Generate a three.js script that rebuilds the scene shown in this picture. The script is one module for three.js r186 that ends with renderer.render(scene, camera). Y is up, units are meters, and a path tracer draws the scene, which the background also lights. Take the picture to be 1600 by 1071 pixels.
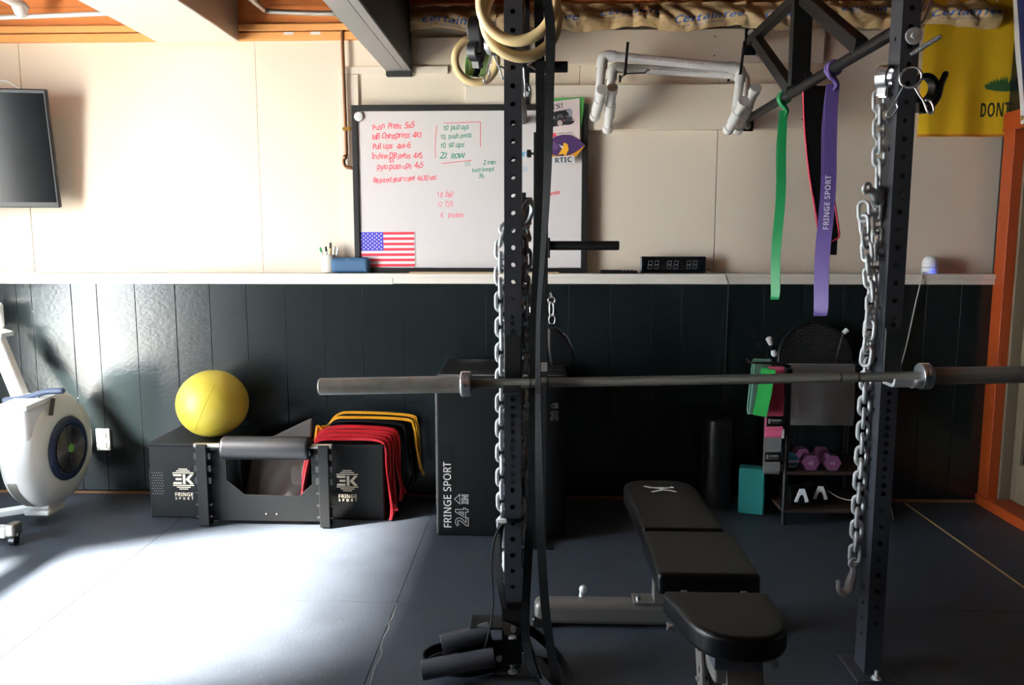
import * as THREE from 'three';
import { RoundedBoxGeometry } from 'three/addons/geometries/RoundedBoxGeometry.js';
import { mergeGeometries } from 'three/addons/utils/BufferGeometryUtils.js';

// ---------------------------------------------------------------- camera, sky, sun, exposure
const scene = new THREE.Scene();
const camera = new THREE.PerspectiveCamera(46.71, 1600 / 1071, 0.05, 100);
camera.rotation.order = 'YXZ';
camera.position.set(0, 1.32, 4.02);
camera.rotation.set(-0.12392, 0.03368, 0);
scene.add(camera);

const SKY = new THREE.Color(0.76, 0.88, 1.0).multiplyScalar(38);
scene.background = SKY;
const sun = new THREE.DirectionalLight(0xfffaf2, 190);
sun.position.set(-1.75 - 0.62 * 16, 0.5 * 16, 1.55 + 0.28 * 16);
sun.target.position.set(-1.75, 0, 1.55);
sun.shadow.radius = 13;
sun.castShadow = true;
sun.shadow.mapSize.set(2048, 2048);
Object.assign(sun.shadow.camera, { left: -14, right: 14, top: 14, bottom: -14, near: 0.5, far: 50 });
scene.add(sun, sun.target);

const renderer = new THREE.WebGLRenderer({ antialias: true });
renderer.toneMapping = THREE.LinearToneMapping;
renderer.toneMappingExposure = 0.96;
renderer.shadowMap.enabled = true;

// ---------------------------------------------------------------- helpers
let seed = 7;
const rnd = () => { seed = (seed * 1664525 + 1013904223) >>> 0; return seed / 4294967296; };
const R = (a = 0, b = 1) => a + (b - a) * rnd();
const D = Math.PI / 180;
const V = (x, y, z) => new THREE.Vector3(x, y, z);
const used = {};
function numbered(n) { used[n] = (used[n] ?? -1) + 1; return used[n] ? `${n}_${String(used[n]).padStart(3, '0')}` : n; }

function clean(g) {
  g = g.index ? g.toNonIndexed() : g.clone();
  for (const k of Object.keys(g.attributes)) if (!['position', 'normal', 'uv'].includes(k)) g.deleteAttribute(k);
  if (!g.attributes.normal) g.computeVertexNormals();
  if (!g.attributes.uv) g.setAttribute('uv', new THREE.BufferAttribute(new Float32Array(g.attributes.position.count * 2), 2));
  g.clearGroups();
  return g;
}
const join = (gs) => { gs = gs.flat(9).map(clean); return gs.length === 1 ? gs[0] : mergeGeometries(gs); };
function metric(g, s = 1) {                      // uv in metres, by the side a face looks to
  g = clean(g);
  const p = g.attributes.position, n = g.attributes.normal, uv = g.attributes.uv;
  for (let i = 0; i < p.count; i++) {
    const a = Math.abs(n.getX(i)), b = Math.abs(n.getY(i)), c = Math.abs(n.getZ(i));
    if (a >= b && a >= c) uv.setXY(i, p.getZ(i) * s, p.getY(i) * s);
    else if (b >= c) uv.setXY(i, p.getX(i) * s, p.getZ(i) * s);
    else uv.setXY(i, p.getX(i) * s, p.getY(i) * s);
  }
  return g;
}
function mesh(g, m) { const o = new THREE.Mesh(Array.isArray(g) ? join(g) : g, m); o.castShadow = o.receiveShadow = true; return o; }
function thing(name, label, category, [x, y, z] = [0, 0, 0], group, rot) {
  const o = new THREE.Group(); o.name = numbered(name); o.position.set(x, y, z);
  if (rot) o.rotation.set(...rot);
  o.userData = { label, category }; if (group) o.userData.group = group;
  scene.add(o); return o;
}
function part(name, g, m, parent, label) { const o = mesh(g, m); o.name = name; if (label) o.userData.label = label; parent.add(o); return o; }
function single(name, label, category, g, m, pos = [0, 0, 0], group, rot) {
  const o = mesh(g, m); o.name = numbered(name); o.position.set(...pos); if (rot) o.rotation.set(...rot);
  o.userData = { label, category }; if (group) o.userData.group = group;
  scene.add(o); return o;
}
function struct(name, g, m, parent) { const o = mesh(g, m); o.name = parent ? name : numbered(name); o.userData = { kind: 'structure' }; (parent ?? scene).add(o); return o; }
function structGroup(name) { const o = new THREE.Group(); o.name = numbered(name); o.userData = { kind: 'structure' }; scene.add(o); return o; }

// geometry makers
function box(x0, x1, y0, y1, z0, z1, r = 0, seg = 2) {
  const w = x1 - x0, h = y1 - y0, d = z1 - z0;
  const g = r ? new RoundedBoxGeometry(w, h, d, seg, Math.min(r, w / 2.01, h / 2.01, d / 2.01)) : new THREE.BoxGeometry(w, h, d);
  return g.translate((x0 + x1) / 2, (y0 + y1) / 2, (z0 + z1) / 2);
}
const cbox = (cx, cy, cz, w, h, d, r, seg) => box(cx - w / 2, cx + w / 2, cy - h / 2, cy + h / 2, cz - d / 2, cz + d / 2, r, seg);
function aim(g, p, q) {                          // a geometry along +y put between two points
  const d = q.clone().sub(p), m = new THREE.Matrix4().makeRotationFromQuaternion(new THREE.Quaternion().setFromUnitVectors(V(0, 1, 0), d.clone().normalize()));
  return g.applyMatrix4(m.setPosition(p.clone().add(q).multiplyScalar(0.5)));
}
const cyl = (p, q, r, r2 = r, seg = 20) => aim(new THREE.CylinderGeometry(r2, r, p.distanceTo(q), seg), p, q);
function bar(p, q, w, h, roll = 0, r = 0.003) { // rectangular tube between two points
  const g = new RoundedBoxGeometry(w, p.distanceTo(q), h, 2, r); g.rotateY(roll); return aim(g, p, q);
}
function pipe(p, q, ro, ri, seg = 28) {         // open hollow tube
  const L = p.distanceTo(q), pts = [[ri, -L / 2], [ro - 0.001, -L / 2], [ro, -L / 2 + 0.001], [ro, L / 2 - 0.001], [ro - 0.001, L / 2], [ri, L / 2], [ri, -L / 2]].map((a) => new THREE.Vector2(...a));
  return aim(hardLathe(pts, seg), p, q);
}
function hardLathe(pts, seg = 32) { return new THREE.LatheGeometry(pts, seg); }
const lathe = (pts, seg = 36) => new THREE.LatheGeometry(pts.map((a) => new THREE.Vector2(...a)), seg);
function tube(pts, r, { closed = false, n = 0, rad = 8, tension = 0.5, caps = true } = {}) {
  const c = new THREE.CatmullRomCurve3(pts, closed, 'catmullrom', tension);
  const gs = [new THREE.TubeGeometry(c, n || pts.length * 8, r, rad, closed)];
  if (!closed && caps) for (const p of [pts[0], pts[pts.length - 1]]) gs.push(new THREE.SphereGeometry(r, rad, 6).translate(p.x, p.y, p.z));
  return gs;
}
function polyShape(pts) { return new THREE.Shape(pts.map((a) => new THREE.Vector2(...a))); }
function extrude(shape, d, bevel = 0, bseg = 2, curve = 16) {
  return new THREE.ExtrudeGeometry(shape, { depth: d, bevelEnabled: bevel > 0, bevelSize: bevel, bevelThickness: bevel, bevelSegments: bseg, bevelOffset: -bevel, curveSegments: curve });
}
function ribbon(pts, w, t, wdir, { closed = false, n = 60, vlen = 1 } = {}) {   // a flat band swept along a path; wdir: width direction, constant or by t
  const c = new THREE.CatmullRomCurve3(pts, closed, 'catmullrom', 0.5), pos = [], uv = [], idx = [];
  const rings = closed ? n : n + 1, L = c.getLength();
  const P = [], T = [];
  for (let i = 0; i <= n; i++) { P.push(c.getPointAt((i / n) % (closed ? 1 : 1.0001))); T.push(c.getTangentAt(Math.min(1, (i / n)))); }
  const quad = (a, b, d, e, ua, ub, va, vb) => { const s = pos.length / 3; for (const q of [a, b, d, e]) pos.push(q.x, q.y, q.z); uv.push(ua, va, ub, va, ub, vb, ua, vb); idx.push(s, s + 1, s + 2, s, s + 2, s + 3); };
  const cor = [];
  for (let i = 0; i <= n; i++) {
    const W = (typeof wdir === 'function' ? wdir(i / n) : wdir).clone(), ww = typeof w === 'function' ? w(i / n) : w;
    W.addScaledVector(T[i], -W.dot(T[i])).normalize();
    const N = T[i].clone().cross(W).normalize();
    cor.push([[-1, -1], [1, -1], [1, 1], [-1, 1]].map(([a, b]) => P[i].clone().addScaledVector(W, a * ww / 2).addScaledVector(N, b * t / 2)));
  }
  for (let k = 0; k < 4; k++) {                 // four sides, each with its own smooth rows
    const k2 = (k + 1) % 4, s = pos.length / 3;
    for (let i = 0; i <= n; i++) for (const q of [cor[i][k], cor[i][k2]]) pos.push(q.x, q.y, q.z);
    for (let i = 0; i <= n; i++) { const flip = k === 2; uv.push(flip ? 1 : 0, i / n * L * vlen, flip ? 0 : 1, i / n * L * vlen); }
    for (let i = 0; i < n; i++) { const a = s + i * 2; idx.push(a, a + 1, a + 3, a, a + 3, a + 2); }
  }
  if (!closed) { quad(...cor[0].slice().reverse(), 0, 1, 0, .01); quad(...cor[n], 0, 1, 0, .01); }
  const g = new THREE.BufferGeometry();
  g.setAttribute('position', new THREE.Float32BufferAttribute(pos, 3)); g.setAttribute('uv', new THREE.Float32BufferAttribute(uv, 2)); g.setIndex(idx); g.computeVertexNormals();
  return g;
}
function sheet(w, h, nx, ny, t, f) {             // a thin cloth: f(u, v) gives the surface point; both sides and a rim
  const pos = [], uv = [], idx = [], at = (i, j) => f(i / nx, j / ny), e = 1e-3;
  const nrm = (u, v) => { const a = f(Math.min(1, u + e), v).sub(f(Math.max(0, u - e), v)), b = f(u, Math.min(1, v + e)).sub(f(u, Math.max(0, v - e))); return a.cross(b).normalize(); };
  const N = (nx + 1) * (ny + 1);
  for (const s of [1, -1]) for (let j = 0; j <= ny; j++) for (let i = 0; i <= nx; i++) { const p = at(i, j).addScaledVector(nrm(i / nx, j / ny), s * t / 2); pos.push(p.x, p.y, p.z); uv.push(i / nx, j / ny); }
  const q = (a, b, c, d, f2) => f2 ? idx.push(a, c, b, a, d, c) : idx.push(a, b, c, a, c, d);
  for (let j = 0; j < ny; j++) for (let i = 0; i < nx; i++) { const a = j * (nx + 1) + i; q(a, a + 1, a + nx + 2, a + nx + 1); q(a + N, a + 1 + N, a + nx + 2 + N, a + nx + 1 + N, true); }
  const edge = (a, b) => q(a, a + N, b + N, b);
  for (let i = 0; i < nx; i++) { edge(i, i + 1); edge(ny * (nx + 1) + i + 1, ny * (nx + 1) + i); }
  for (let j = 0; j < ny; j++) { edge((j + 1) * (nx + 1), j * (nx + 1)); edge(j * (nx + 1) + nx, (j + 1) * (nx + 1) + nx); }
  const g = new THREE.BufferGeometry(); g.setAttribute('position', new THREE.Float32BufferAttribute(pos, 3)); g.setAttribute('uv', new THREE.Float32BufferAttribute(uv, 2)); g.setIndex(idx); g.computeVertexNormals();
  return g;
}

// ---------------------------------------------------------------- textures
function hash(x, y, s) { let h = (x * 374761393 + y * 668265263 + s * 2147483647) | 0; h = Math.imul(h ^ (h >>> 13), 1274126177); return ((h ^ (h >>> 16)) >>> 0) / 4294967296; }
function vnoise(u, v, f, fy, s) {                // tileable value noise, u and v in 0..1
  const x = u * f, y = v * fy, i = Math.floor(x), j = Math.floor(y), a = x - i, b = y - j, sa = a * a * (3 - 2 * a), sb = b * b * (3 - 2 * b);
  const h = (p, q) => hash(((p % f) + f) % f, ((q % fy) + fy) % fy, s);
  return (h(i, j) * (1 - sa) + h(i + 1, j) * sa) * (1 - sb) + (h(i, j + 1) * (1 - sa) + h(i + 1, j + 1) * sa) * sb;
}
const fbm = (u, v, f, fy, oct, s) => { let t = 0, a = 0.5, n = 0; for (let k = 0; k < oct; k++) { t += a * vnoise(u, v, f << k, fy << k, s + k); n += a; a *= 0.5; } return t / n; };
function dataTex(n, fn, srgb, rep = 1) {
  const d = new Uint8Array(n * n * 4);
  for (let y = 0; y < n; y++) for (let x = 0; x < n; x++) { const c = fn(x / n, y / n, x, y), o = (y * n + x) * 4; for (let k = 0; k < 3; k++) d[o + k] = Math.max(0, Math.min(255, Math.round(255 * (c.length ? c[k] : c)))); d[o + 3] = 255; }
  const t = new THREE.DataTexture(d, n, n); t.wrapS = t.wrapT = THREE.RepeatWrapping; t.magFilter = THREE.LinearFilter; t.minFilter = THREE.LinearFilter;
  if (srgb) t.colorSpace = THREE.SRGBColorSpace; t.repeat.set(rep, rep); t.needsUpdate = true; return t;
}
function canvasTex(w, h, draw) {
  const c = document.createElement('canvas'); c.width = w; c.height = h; const x = c.getContext('2d'); draw(x, w, h);
  const t = new THREE.CanvasTexture(c); t.colorSpace = THREE.SRGBColorSpace; return t;
}
const mix3 = (a, b, t) => a.map((v, i) => v + (b[i] - v) * t);
const floorMap = dataTex(1024, (u, v, x, y) => {
  const m = fbm(u, v, 8, 8, 5, 3), k = hash(x, y, 91), s = hash(x >> 1, y >> 1, 17);
  let c = 0.25 + 0.05 * (m - 0.5) + 0.03 * (k - 0.5);
  if (s > 0.9996) c = 0.7; else if (s > 0.998) c += 0.1;
  return [c * 0.92, c, c * 1.11];
}, true);
const grainBump = dataTex(512, (u, v, x, y) => 0.5 * fbm(u, v, 64, 64, 3, 5) + 0.5 * hash(x, y, 4));
const paintBump = dataTex(512, (u, v) => 0.65 * fbm(u, v, 6, 10, 3, 21) + 0.35 * fbm(u, v, 64, 96, 2, 22));
const rollBump = dataTex(512, (u, v) => 0.5 * fbm(u, v, 90, 90, 2, 8) + 0.5 * fbm(u, v, 5, 5, 3, 9));
const woodMap = dataTex(512, (u, v) => { const g = fbm(u, v, 2, 60, 4, 31), w = fbm(u, v, 3, 8, 3, 32); return mix3([0.86, 0.53, 0.27], [0.72, 0.40, 0.18], 0.65 * g + 0.35 * w); }, true);
const birchMap = dataTex(256, (u, v) => { const g = fbm(u, v, 3, 40, 4, 41); return mix3([0.90, 0.80, 0.60], [0.80, 0.68, 0.47], g); }, true);
const steelMap = dataTex(512, (u, v) => { const g = fbm(u, v, 6, 12, 5, 51), f = fbm(u, v, 4, 100, 2, 52); return mix3([0.66, 0.645, 0.61], [0.42, 0.41, 0.385], 0.7 * g + 0.3 * f); }, true);
const steelRough = dataTex(256, (u, v) => 0.5 + 0.3 * fbm(u, v, 8, 8, 4, 55));
const weave = dataTex(64, (u, v) => 0.5 + 0.5 * Math.sin(v * Math.PI * 2 * 8) * (0.7 + 0.3 * Math.sin(u * Math.PI * 16)));
const clothBump = dataTex(256, (u, v) => 0.5 + 0.25 * Math.sin(u * Math.PI * 2 * 64) + 0.25 * Math.sin(v * Math.PI * 2 * 64));
const kraftBump = dataTex(512, (u, v) => { const a = Math.abs(fbm(u, v, 6, 4, 4, 61) - 0.5) * 2; return 1 - a; });
const rep = (t, x, y = x) => { const c = t.clone(); c.repeat.set(x, y); c.needsUpdate = true; return c; };

// ---------------------------------------------------------------- materials
const S = (o) => new THREE.MeshStandardMaterial(o), PH = (o) => new THREE.MeshPhysicalMaterial(o);
const M = {
  rubber: PH({ map: rep(floorMap, 1.0), roughness: 0.45, specularIntensity: 0.35, bumpMap: rep(grainBump, 2.5), bumpScale: 0.0007 }),
  subfloor: S({ color: 0xb79a63, roughness: 0.9 }),
  darkPaint: PH({ color: 0x161d1e, roughness: 0.25, bumpMap: rep(paintBump, 1.1), bumpScale: 0.001, specularIntensity: 1.0 }),
  grooveDark: S({ color: 0x0d1112, roughness: 0.8 }),
  white: S({ color: 0xebdcc6, roughness: 0.6, bumpMap: rep(rollBump, 1.0), bumpScale: 0.0006 }),
  whiteBoard: S({ color: 0xf0e2ce, roughness: 0.55, bumpMap: rep(rollBump, 1.3), bumpScale: 0.0006 }),
  trim: S({ color: 0xece2d3, roughness: 0.45, bumpMap: rep(rollBump, 2), bumpScale: 0.0004 }),
  ceiling: S({ color: 0x3d2a1c, roughness: 0.9 }),
  wood: S({ map: rep(woodMap, 0.8, 1.6), roughness: 0.75, bumpMap: rep(grainBump, 3), bumpScale: 0.0006 }),
  sillWood: S({ color: 0xd08f50, roughness: 0.75, bumpMap: rep(grainBump, 3), bumpScale: 0.0006 }),
  baseWood: S({ color: 0x7d5430, roughness: 0.8 }),
  palewood: S({ map: rep(birchMap, 1.2, 2), roughness: 0.7 }),
  beamGrey: S({ color: 0x8d8a86, roughness: 0.55, bumpMap: rep(rollBump, 2), bumpScale: 0.001, metalness: 0.2 }),
  beamBlack: S({ color: 0x151312, roughness: 0.7, bumpMap: rep(rollBump, 2), bumpScale: 0.001 }),
  duct: S({ color: 0xe6e0d6, roughness: 0.5, metalness: 0.0 }),
  galv: S({ color: 0xa9a49c, roughness: 0.4, metalness: 0.85 }),
  copper: S({ color: 0x7a4f33, roughness: 0.45, metalness: 0.7 }),
  brass: S({ color: 0xb08d3c, roughness: 0.35, metalness: 0.9 }),
  rack: PH({ color: 0x383a40, metalness: 0.1, roughness: 0.45, bumpMap: rep(grainBump, 6), bumpScale: 0.0002, specularIntensity: 0.9 }),
  frameDark: PH({ color: 0x0b0c0d, roughness: 0.5, specularIntensity: 0.55, bumpMap: rep(grainBump, 6), bumpScale: 0.0002 }),
  rackPad: S({ color: 0x1e1f20, roughness: 0.5 }),
  steel: S({ map: rep(steelMap, 2, 1), metalness: 0.45, roughness: 0.55, roughnessMap: steelRough }),
  shaft: S({ color: 0x5a564c, metalness: 0.4, roughness: 0.55, bumpMap: rep(clothBump, 6, 60), bumpScale: 0.0004 }),
  chrome: S({ color: 0xd2d2d4, metalness: 0.8, roughness: 0.2 }),
  zinc: S({ color: 0xc2c4c4, metalness: 0.4, roughness: 0.45, bumpMap: rep(rollBump, 3), bumpScale: 0.0003 }),
  plastic: S({ color: 0x0c0c0d, roughness: 0.4 }),
  glossBlack: PH({ color: 0x0b0b0c, roughness: 0.18, clearcoat: 0.6, clearcoatRoughness: 0.1 }),
  whitePlastic: S({ color: 0xe8e8e6, roughness: 0.4 }),
  pvc: PH({ color: 0xe9e6e2, roughness: 0.32, clearcoat: 0.2 }),
  birch: PH({ map: birchMap, roughness: 0.5, clearcoat: 0.25, clearcoatRoughness: 0.3 }),
  strap: PH({ specularIntensity: 0.35, color: 0x08090a, roughness: 0.7, bumpMap: rep(weave, 1, 28), bumpScale: 0.0008 }),
  bandBlack: PH({ specularIntensity: 0.5, color: 0x0b0b0d, roughness: 0.5 }),
  bandGreen: PH({ color: 0x0c7a40, roughness: 0.5 }),
  bandPurple: PH({ color: 0x54407c, roughness: 0.5 }),
  bandRed: PH({ color: 0xd01f2c, roughness: 0.45 }),
  bandYellow: PH({ color: 0xe2a010, roughness: 0.45 }),
  red: S({ color: 0xb51f3f, roughness: 0.6 }),
  frameBlack: S({ color: 0x141313, roughness: 0.5 }),
  vinyl: PH({ color: 0x070708, roughness: 0.32, specularIntensity: 0.5, bumpMap: rep(grainBump, 5), bumpScale: 0.0004 }),
  boxBlack: PH({ color: 0x08090a, specularIntensity: 0.5, roughness: 0.5, bumpMap: rep(grainBump, 4), bumpScale: 0.0005 }),
  greyFabric: S({ color: 0x55504b, roughness: 0.9, bumpMap: rep(clothBump, 8), bumpScale: 0.0006 }),
  foam: PH({ color: 0x1b1d20, roughness: 0.4, clearcoat: 0.15 }),
  ball: PH({ color: 0xccb640, roughness: 0.42, bumpMap: rep(grainBump, 3, 2), bumpScale: 0.0005 }),
  seam: S({ color: 0xb9a820, roughness: 0.7 }),
  benchSteel: S({ color: 0x77736d, metalness: 0.55, roughness: 0.42 }),
  rowWhite: PH({ color: 0xdadbd6, roughness: 0.4 }),
  navy: S({ color: 0x1d2c4a, roughness: 0.5 }),
  greenHub: S({ color: 0x6fae4a, roughness: 0.5 }),
  orange: S({ color: 0x9e3e0c, roughness: 0.5, bumpMap: rep(rollBump, 2), bumpScale: 0.0003 }),
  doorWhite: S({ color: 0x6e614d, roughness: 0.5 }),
  glass: PH({ color: 0xffffff, roughness: 0.02, transmission: 1, thickness: 0, ior: 1.5 }),
  concrete: S({ color: 0xd6d2c8, roughness: 0.9 }),
  kraft: S({ color: 0xb89a6c, roughness: 0.7, bumpMap: kraftBump, bumpScale: 0.006 }),
  flagYellow: S({ color: 0xe3b60d, roughness: 0.8, bumpMap: rep(clothBump, 6), bumpScale: 0.0004 }),
  flagNavy: S({ color: 0x1a2558, roughness: 0.8 }),
  speaker: S({ color: 0x2e567c, roughness: 0.6, bumpMap: rep(clothBump, 2), bumpScale: 0.0004 }),
  teal: S({ color: 0x1e7f78, roughness: 0.85, bumpMap: rep(grainBump, 6), bumpScale: 0.0006 }),
  pink: S({ color: 0xd9587c, roughness: 0.8, bumpMap: rep(clothBump, 3), bumpScale: 0.0004 }),
  clothGreen: S({ color: 0x0f8a34, roughness: 0.8, bumpMap: rep(clothBump, 3), bumpScale: 0.0004 }),
  mint: S({ color: 0x7fb7a0, roughness: 0.8 }),
  clothGrey: S({ color: 0x6c6c6a, roughness: 0.9, bumpMap: rep(clothBump, 3), bumpScale: 0.0005 }),
  towel: S({ color: 0x6d6965, roughness: 0.95, bumpMap: rep(clothBump, 5), bumpScale: 0.0015 }),
  purpleRubber: S({ color: 0x6a3a5c, roughness: 0.6 }),
  darkWood: S({ color: 0x33251c, roughness: 0.6 }),
  cord: S({ color: 0xb8ab9c, roughness: 0.6 }),
  gripBlue: S({ color: 0x3e4a63, roughness: 0.5 }),
};
function decalMat(w, h, draw, rough = 0.6) { const t = canvasTex(w, h, draw); return S({ map: t, transparent: true, roughness: rough }); }
function printMat(w, h, draw, rough = 0.5) { return S({ map: canvasTex(w, h, draw), roughness: rough }); }
const plane = (w, h) => new THREE.PlaneGeometry(w, h);

// ================================================================ THE SETTING
const XL = -3.4, XR = 2.3, ZW = -0.1, ZF = 8.5, HC = 2.49;
{ // floor: slab and rubber mats
  const fl = structGroup('floor');
  struct('slab', metric(box(XL - 0.16, XR + 1.4, -0.2, -0.012, ZW - 0.2, ZF + 0.2)), M.subfloor, fl);
  const xs = [XL, -2.92, -1.72, -0.522, 0.68, 1.88, XR], zs = [0.0, 1.236, 3.07, 4.9, 6.7, ZF];
  for (let i = 0; i < xs.length - 1; i++) for (let j = 0; j < zs.length - 1; j++) {
    const gl = i === 5 ? 0.006 : 0.0012, gr = i === 4 ? 0.004 : 0.0012;
    part('floor_mat', metric(box(xs[i] + gl, xs[i + 1] - gr, -0.012, 0, zs[j] + 0.0012, zs[j + 1] - 0.0012)), M.rubber, fl);
  }
}
{ // tan tape along the right-hand mat joint, pale scratch in the rubber
  part('seam_tape', box(1.874, 1.886, -0.002, 0.0006, 0.02, 4.5), M.subfloor, scene.getObjectByName('floor'));
  const p = []; for (let i = 0; i <= 14; i++) p.push(V(-0.523 + 0.018 * (i / 14) + R(-0.006, 0.006), 0.0003, 1.235 + i * 0.04));
  part('floor_scratch', ribbon(p, 0.0035, 0.0006, V(1, 0, 0), { n: 60 }), M.clothGrey, scene.getObjectByName('floor'));
}
{ // back wall: white panelling above, dark grooved boards below, ledge between
  const wb = structGroup('wall_back');
  struct('masonry', box(XL - 0.2, XR + 0.2, -0.2, 2.75, ZW - 0.25, ZW - 0.02), M.white, wb);
  const seams = [XL, -2.66, -1.44, -0.985, 0.2, 0.895, 1.75, XR];
  for (let i = 0; i < seams.length - 1; i++) part('wall_panel', metric(box(seams[i] + 0.0015, seams[i + 1] - 0.0015, 1.1, 2.375 - (seams[i] < -0.7 ? 0.03 : 0), ZW - 0.02, ZW + (i % 2 ? 0 : 0.0015))), M.white, wb);
  part('wall_batten', metric(box(-1.01, -0.915, 1.17, 2.168, ZW, ZW + 0.012, 0.002)), M.whiteBoard, wb);
  part('wall_batten', metric(box(-1.01, -0.46, 2.17, 2.205, ZW, ZW + 0.012, 0.002)), M.whiteBoard, wb);
  part('ledger_board', metric(box(-0.372, 1.4, 1.885, 2.105, ZW, ZW + 0.036, 0.004)), M.whiteBoard, wb);
  part('ledger_board', metric(box(-0.30, 1.395, 2.207, 2.368, ZW, ZW + 0.036, 0.004)), M.whiteBoard, wb);
  part('ledger_board', metric(box(1.425, 1.80, 2.207, 2.36, ZW, ZW + 0.012, 0.003)), M.whiteBoard, wb);
  // screws of the ledger boards
  const sc = [];
  for (const [x, y] of [[0.36, 1.92], [0.36, 2.07], [0.86, 2.24], [0.86, 2.33], [1.3, 1.93], [-0.25, 1.93], [0.3, 2.07]]) sc.push(cyl(V(x, y, ZW + 0.035), V(x, y, ZW + 0.0375), 0.004, 0.003, 10));
  part('screw', sc, M.plastic, wb);
  const low = structGroup('wall_back_lower');
  struct('backing', box(XL, XR, -0.02, 1.117, -0.1, -0.006), M.grooveDark, low);
  const gx = [XL, -3.3, -3.1, -2.9, -2.705, -2.625, -2.415, -2.28, -2.08, -1.87, -1.69, -1.5, -1.3, -1.1, -0.9, -0.69, -0.48, -0.27, -0.06, 0.15, 0.36, 0.57, 0.72, 0.93, 1.13, 1.33, 1.52, 1.72, 1.93, 2.1, XR];
  for (let i = 0; i < gx.length - 1; i++) part('wall_board', metric(box(gx[i] + 0.0012, gx[i + 1] - 0.0012, 0.02, 1.117, -0.02, 0 + (i % 3) * 0.0004, 0.0012, 1)), M.darkPaint, low);
  const lg = structGroup('trim_1');
  part('ledge_top', metric(box(XL, XR, 1.148, 1.1705, ZW, 0.022, 0.003)), M.trim, lg);
  part('ledge_nosing', metric(box(XL, -0.74, 1.116, 1.149, ZW, 0.016, 0.002)), M.trim, lg);
  part('ledge_nosing', metric(box(-0.738, XR, 1.119, 1.149, ZW, 0.0165, 0.002)), M.trim, lg);
  struct('baseboard_back', metric(box(XL, XR, 0.001, 0.012, -0.02, 0.004)), M.baseWood);
}
{ // left wall with a wide opening to the patio, front wall, right wall with a glazed door
  // openings of the left wall: [z0, z1, y0, y1]; a narrow window near the corner and a tall patio doorway
  const W = [0.34, 0.7, 1.22, 1.9], O = [1.45, 2.9, 0, 2.2];
  const wl = structGroup('wall_left'), wp = (y0, y1, z0, z1) => struct('wall_section', metric(box(XL - 0.16, XL, y0, y1, z0, z1)), M.darkPaint, wl);
  wp(-0.2, 2.75, ZW, W[0]); wp(-0.2, W[2], W[0], W[1]); wp(W[3], 2.75, W[0], W[1]); wp(-0.2, 2.75, W[1], O[0]); wp(O[3], 2.75, O[0], O[1]); wp(-0.2, 2.75, O[1], ZF);
  const frame = (n, [z0, z1, y0, y1], sill) => {
    const fr = structGroup(n), t = 0.035;
    for (const [a, b] of [[z0, z0 + t], [z1 - t, z1]]) part('frame', box(XL - 0.12, XL - 0.03, y0, y1, a, b, 0.004), M.whitePlastic, fr);
    part('frame', box(XL - 0.12, XL - 0.03, y1 - t, y1, z0 + t, z1 - t, 0.004), M.whitePlastic, fr);
    part(sill, box(XL - 0.16, XL - 0.01, y0 - 0.012, y0 + 0.015, z0, z1, 0.004), M.galv, fr);
  };
  frame('window_1', W, 'window_sill'); frame('door_2', O, 'threshold');
  struct('wall_front', metric(box(XL - 0.2, XR + 0.2, -0.2, 2.75, ZF, ZF + 0.2)), M.darkPaint);
  const z0 = 0.085, z1 = 1.02, h = 1.862;
  const wr = structGroup('wall_right');
  struct('wall_section', [metric(box(XR, XR + 0.14, -0.2, 2.75, ZW, z0)), metric(box(XR, XR + 0.14, -0.2, 2.75, z1, ZF)), metric(box(XR, XR + 0.14, h, 2.75, z0, z1))], M.darkPaint, wr);
  const d = structGroup('door_1');
  for (const [a, b] of [[0.0, 0.09], [1.01, 1.1]]) part('door_casing', metric(box(XR - 0.05, XR, 0, h - 0.005, a, b, 0.003)), M.orange, d);
  part('door_casing', metric(box(XR - 0.052, XR, h - 0.005, h + 0.085, -0.01, 1.11, 0.003)), M.orange, d);
  part('door_sill', metric(box(XR - 0.06, XR + 0.14, 0, 0.05, 0.0, 1.1, 0.004)), M.orange, d);
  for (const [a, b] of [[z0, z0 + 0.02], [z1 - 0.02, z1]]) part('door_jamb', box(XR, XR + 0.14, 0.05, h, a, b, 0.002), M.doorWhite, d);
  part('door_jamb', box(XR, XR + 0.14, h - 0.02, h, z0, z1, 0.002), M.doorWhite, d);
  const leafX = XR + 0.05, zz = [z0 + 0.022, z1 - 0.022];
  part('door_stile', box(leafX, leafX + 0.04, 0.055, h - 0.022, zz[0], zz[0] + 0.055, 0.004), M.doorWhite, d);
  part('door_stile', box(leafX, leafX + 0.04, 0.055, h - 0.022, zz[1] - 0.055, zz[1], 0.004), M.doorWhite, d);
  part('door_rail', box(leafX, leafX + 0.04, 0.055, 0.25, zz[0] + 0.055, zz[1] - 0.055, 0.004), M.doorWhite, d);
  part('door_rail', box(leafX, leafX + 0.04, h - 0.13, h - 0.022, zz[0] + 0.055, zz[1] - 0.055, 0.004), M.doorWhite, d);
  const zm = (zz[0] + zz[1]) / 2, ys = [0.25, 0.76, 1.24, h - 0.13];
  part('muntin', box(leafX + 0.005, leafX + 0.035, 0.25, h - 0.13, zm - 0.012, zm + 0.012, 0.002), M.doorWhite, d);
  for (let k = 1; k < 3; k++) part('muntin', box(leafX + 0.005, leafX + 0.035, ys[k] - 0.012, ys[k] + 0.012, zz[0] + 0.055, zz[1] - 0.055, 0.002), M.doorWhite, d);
  for (let k = 0; k < 3; k++) for (const [a, b] of [[zz[0] + 0.055, zm - 0.012], [zm + 0.012, zz[1] - 0.055]]) part('pane', box(leafX + 0.018, leafX + 0.022, ys[k] + (k ? 0.012 : 0), ys[k + 1] - (k < 2 ? 0.012 : 0), a, b), M.glass, d);
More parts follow.
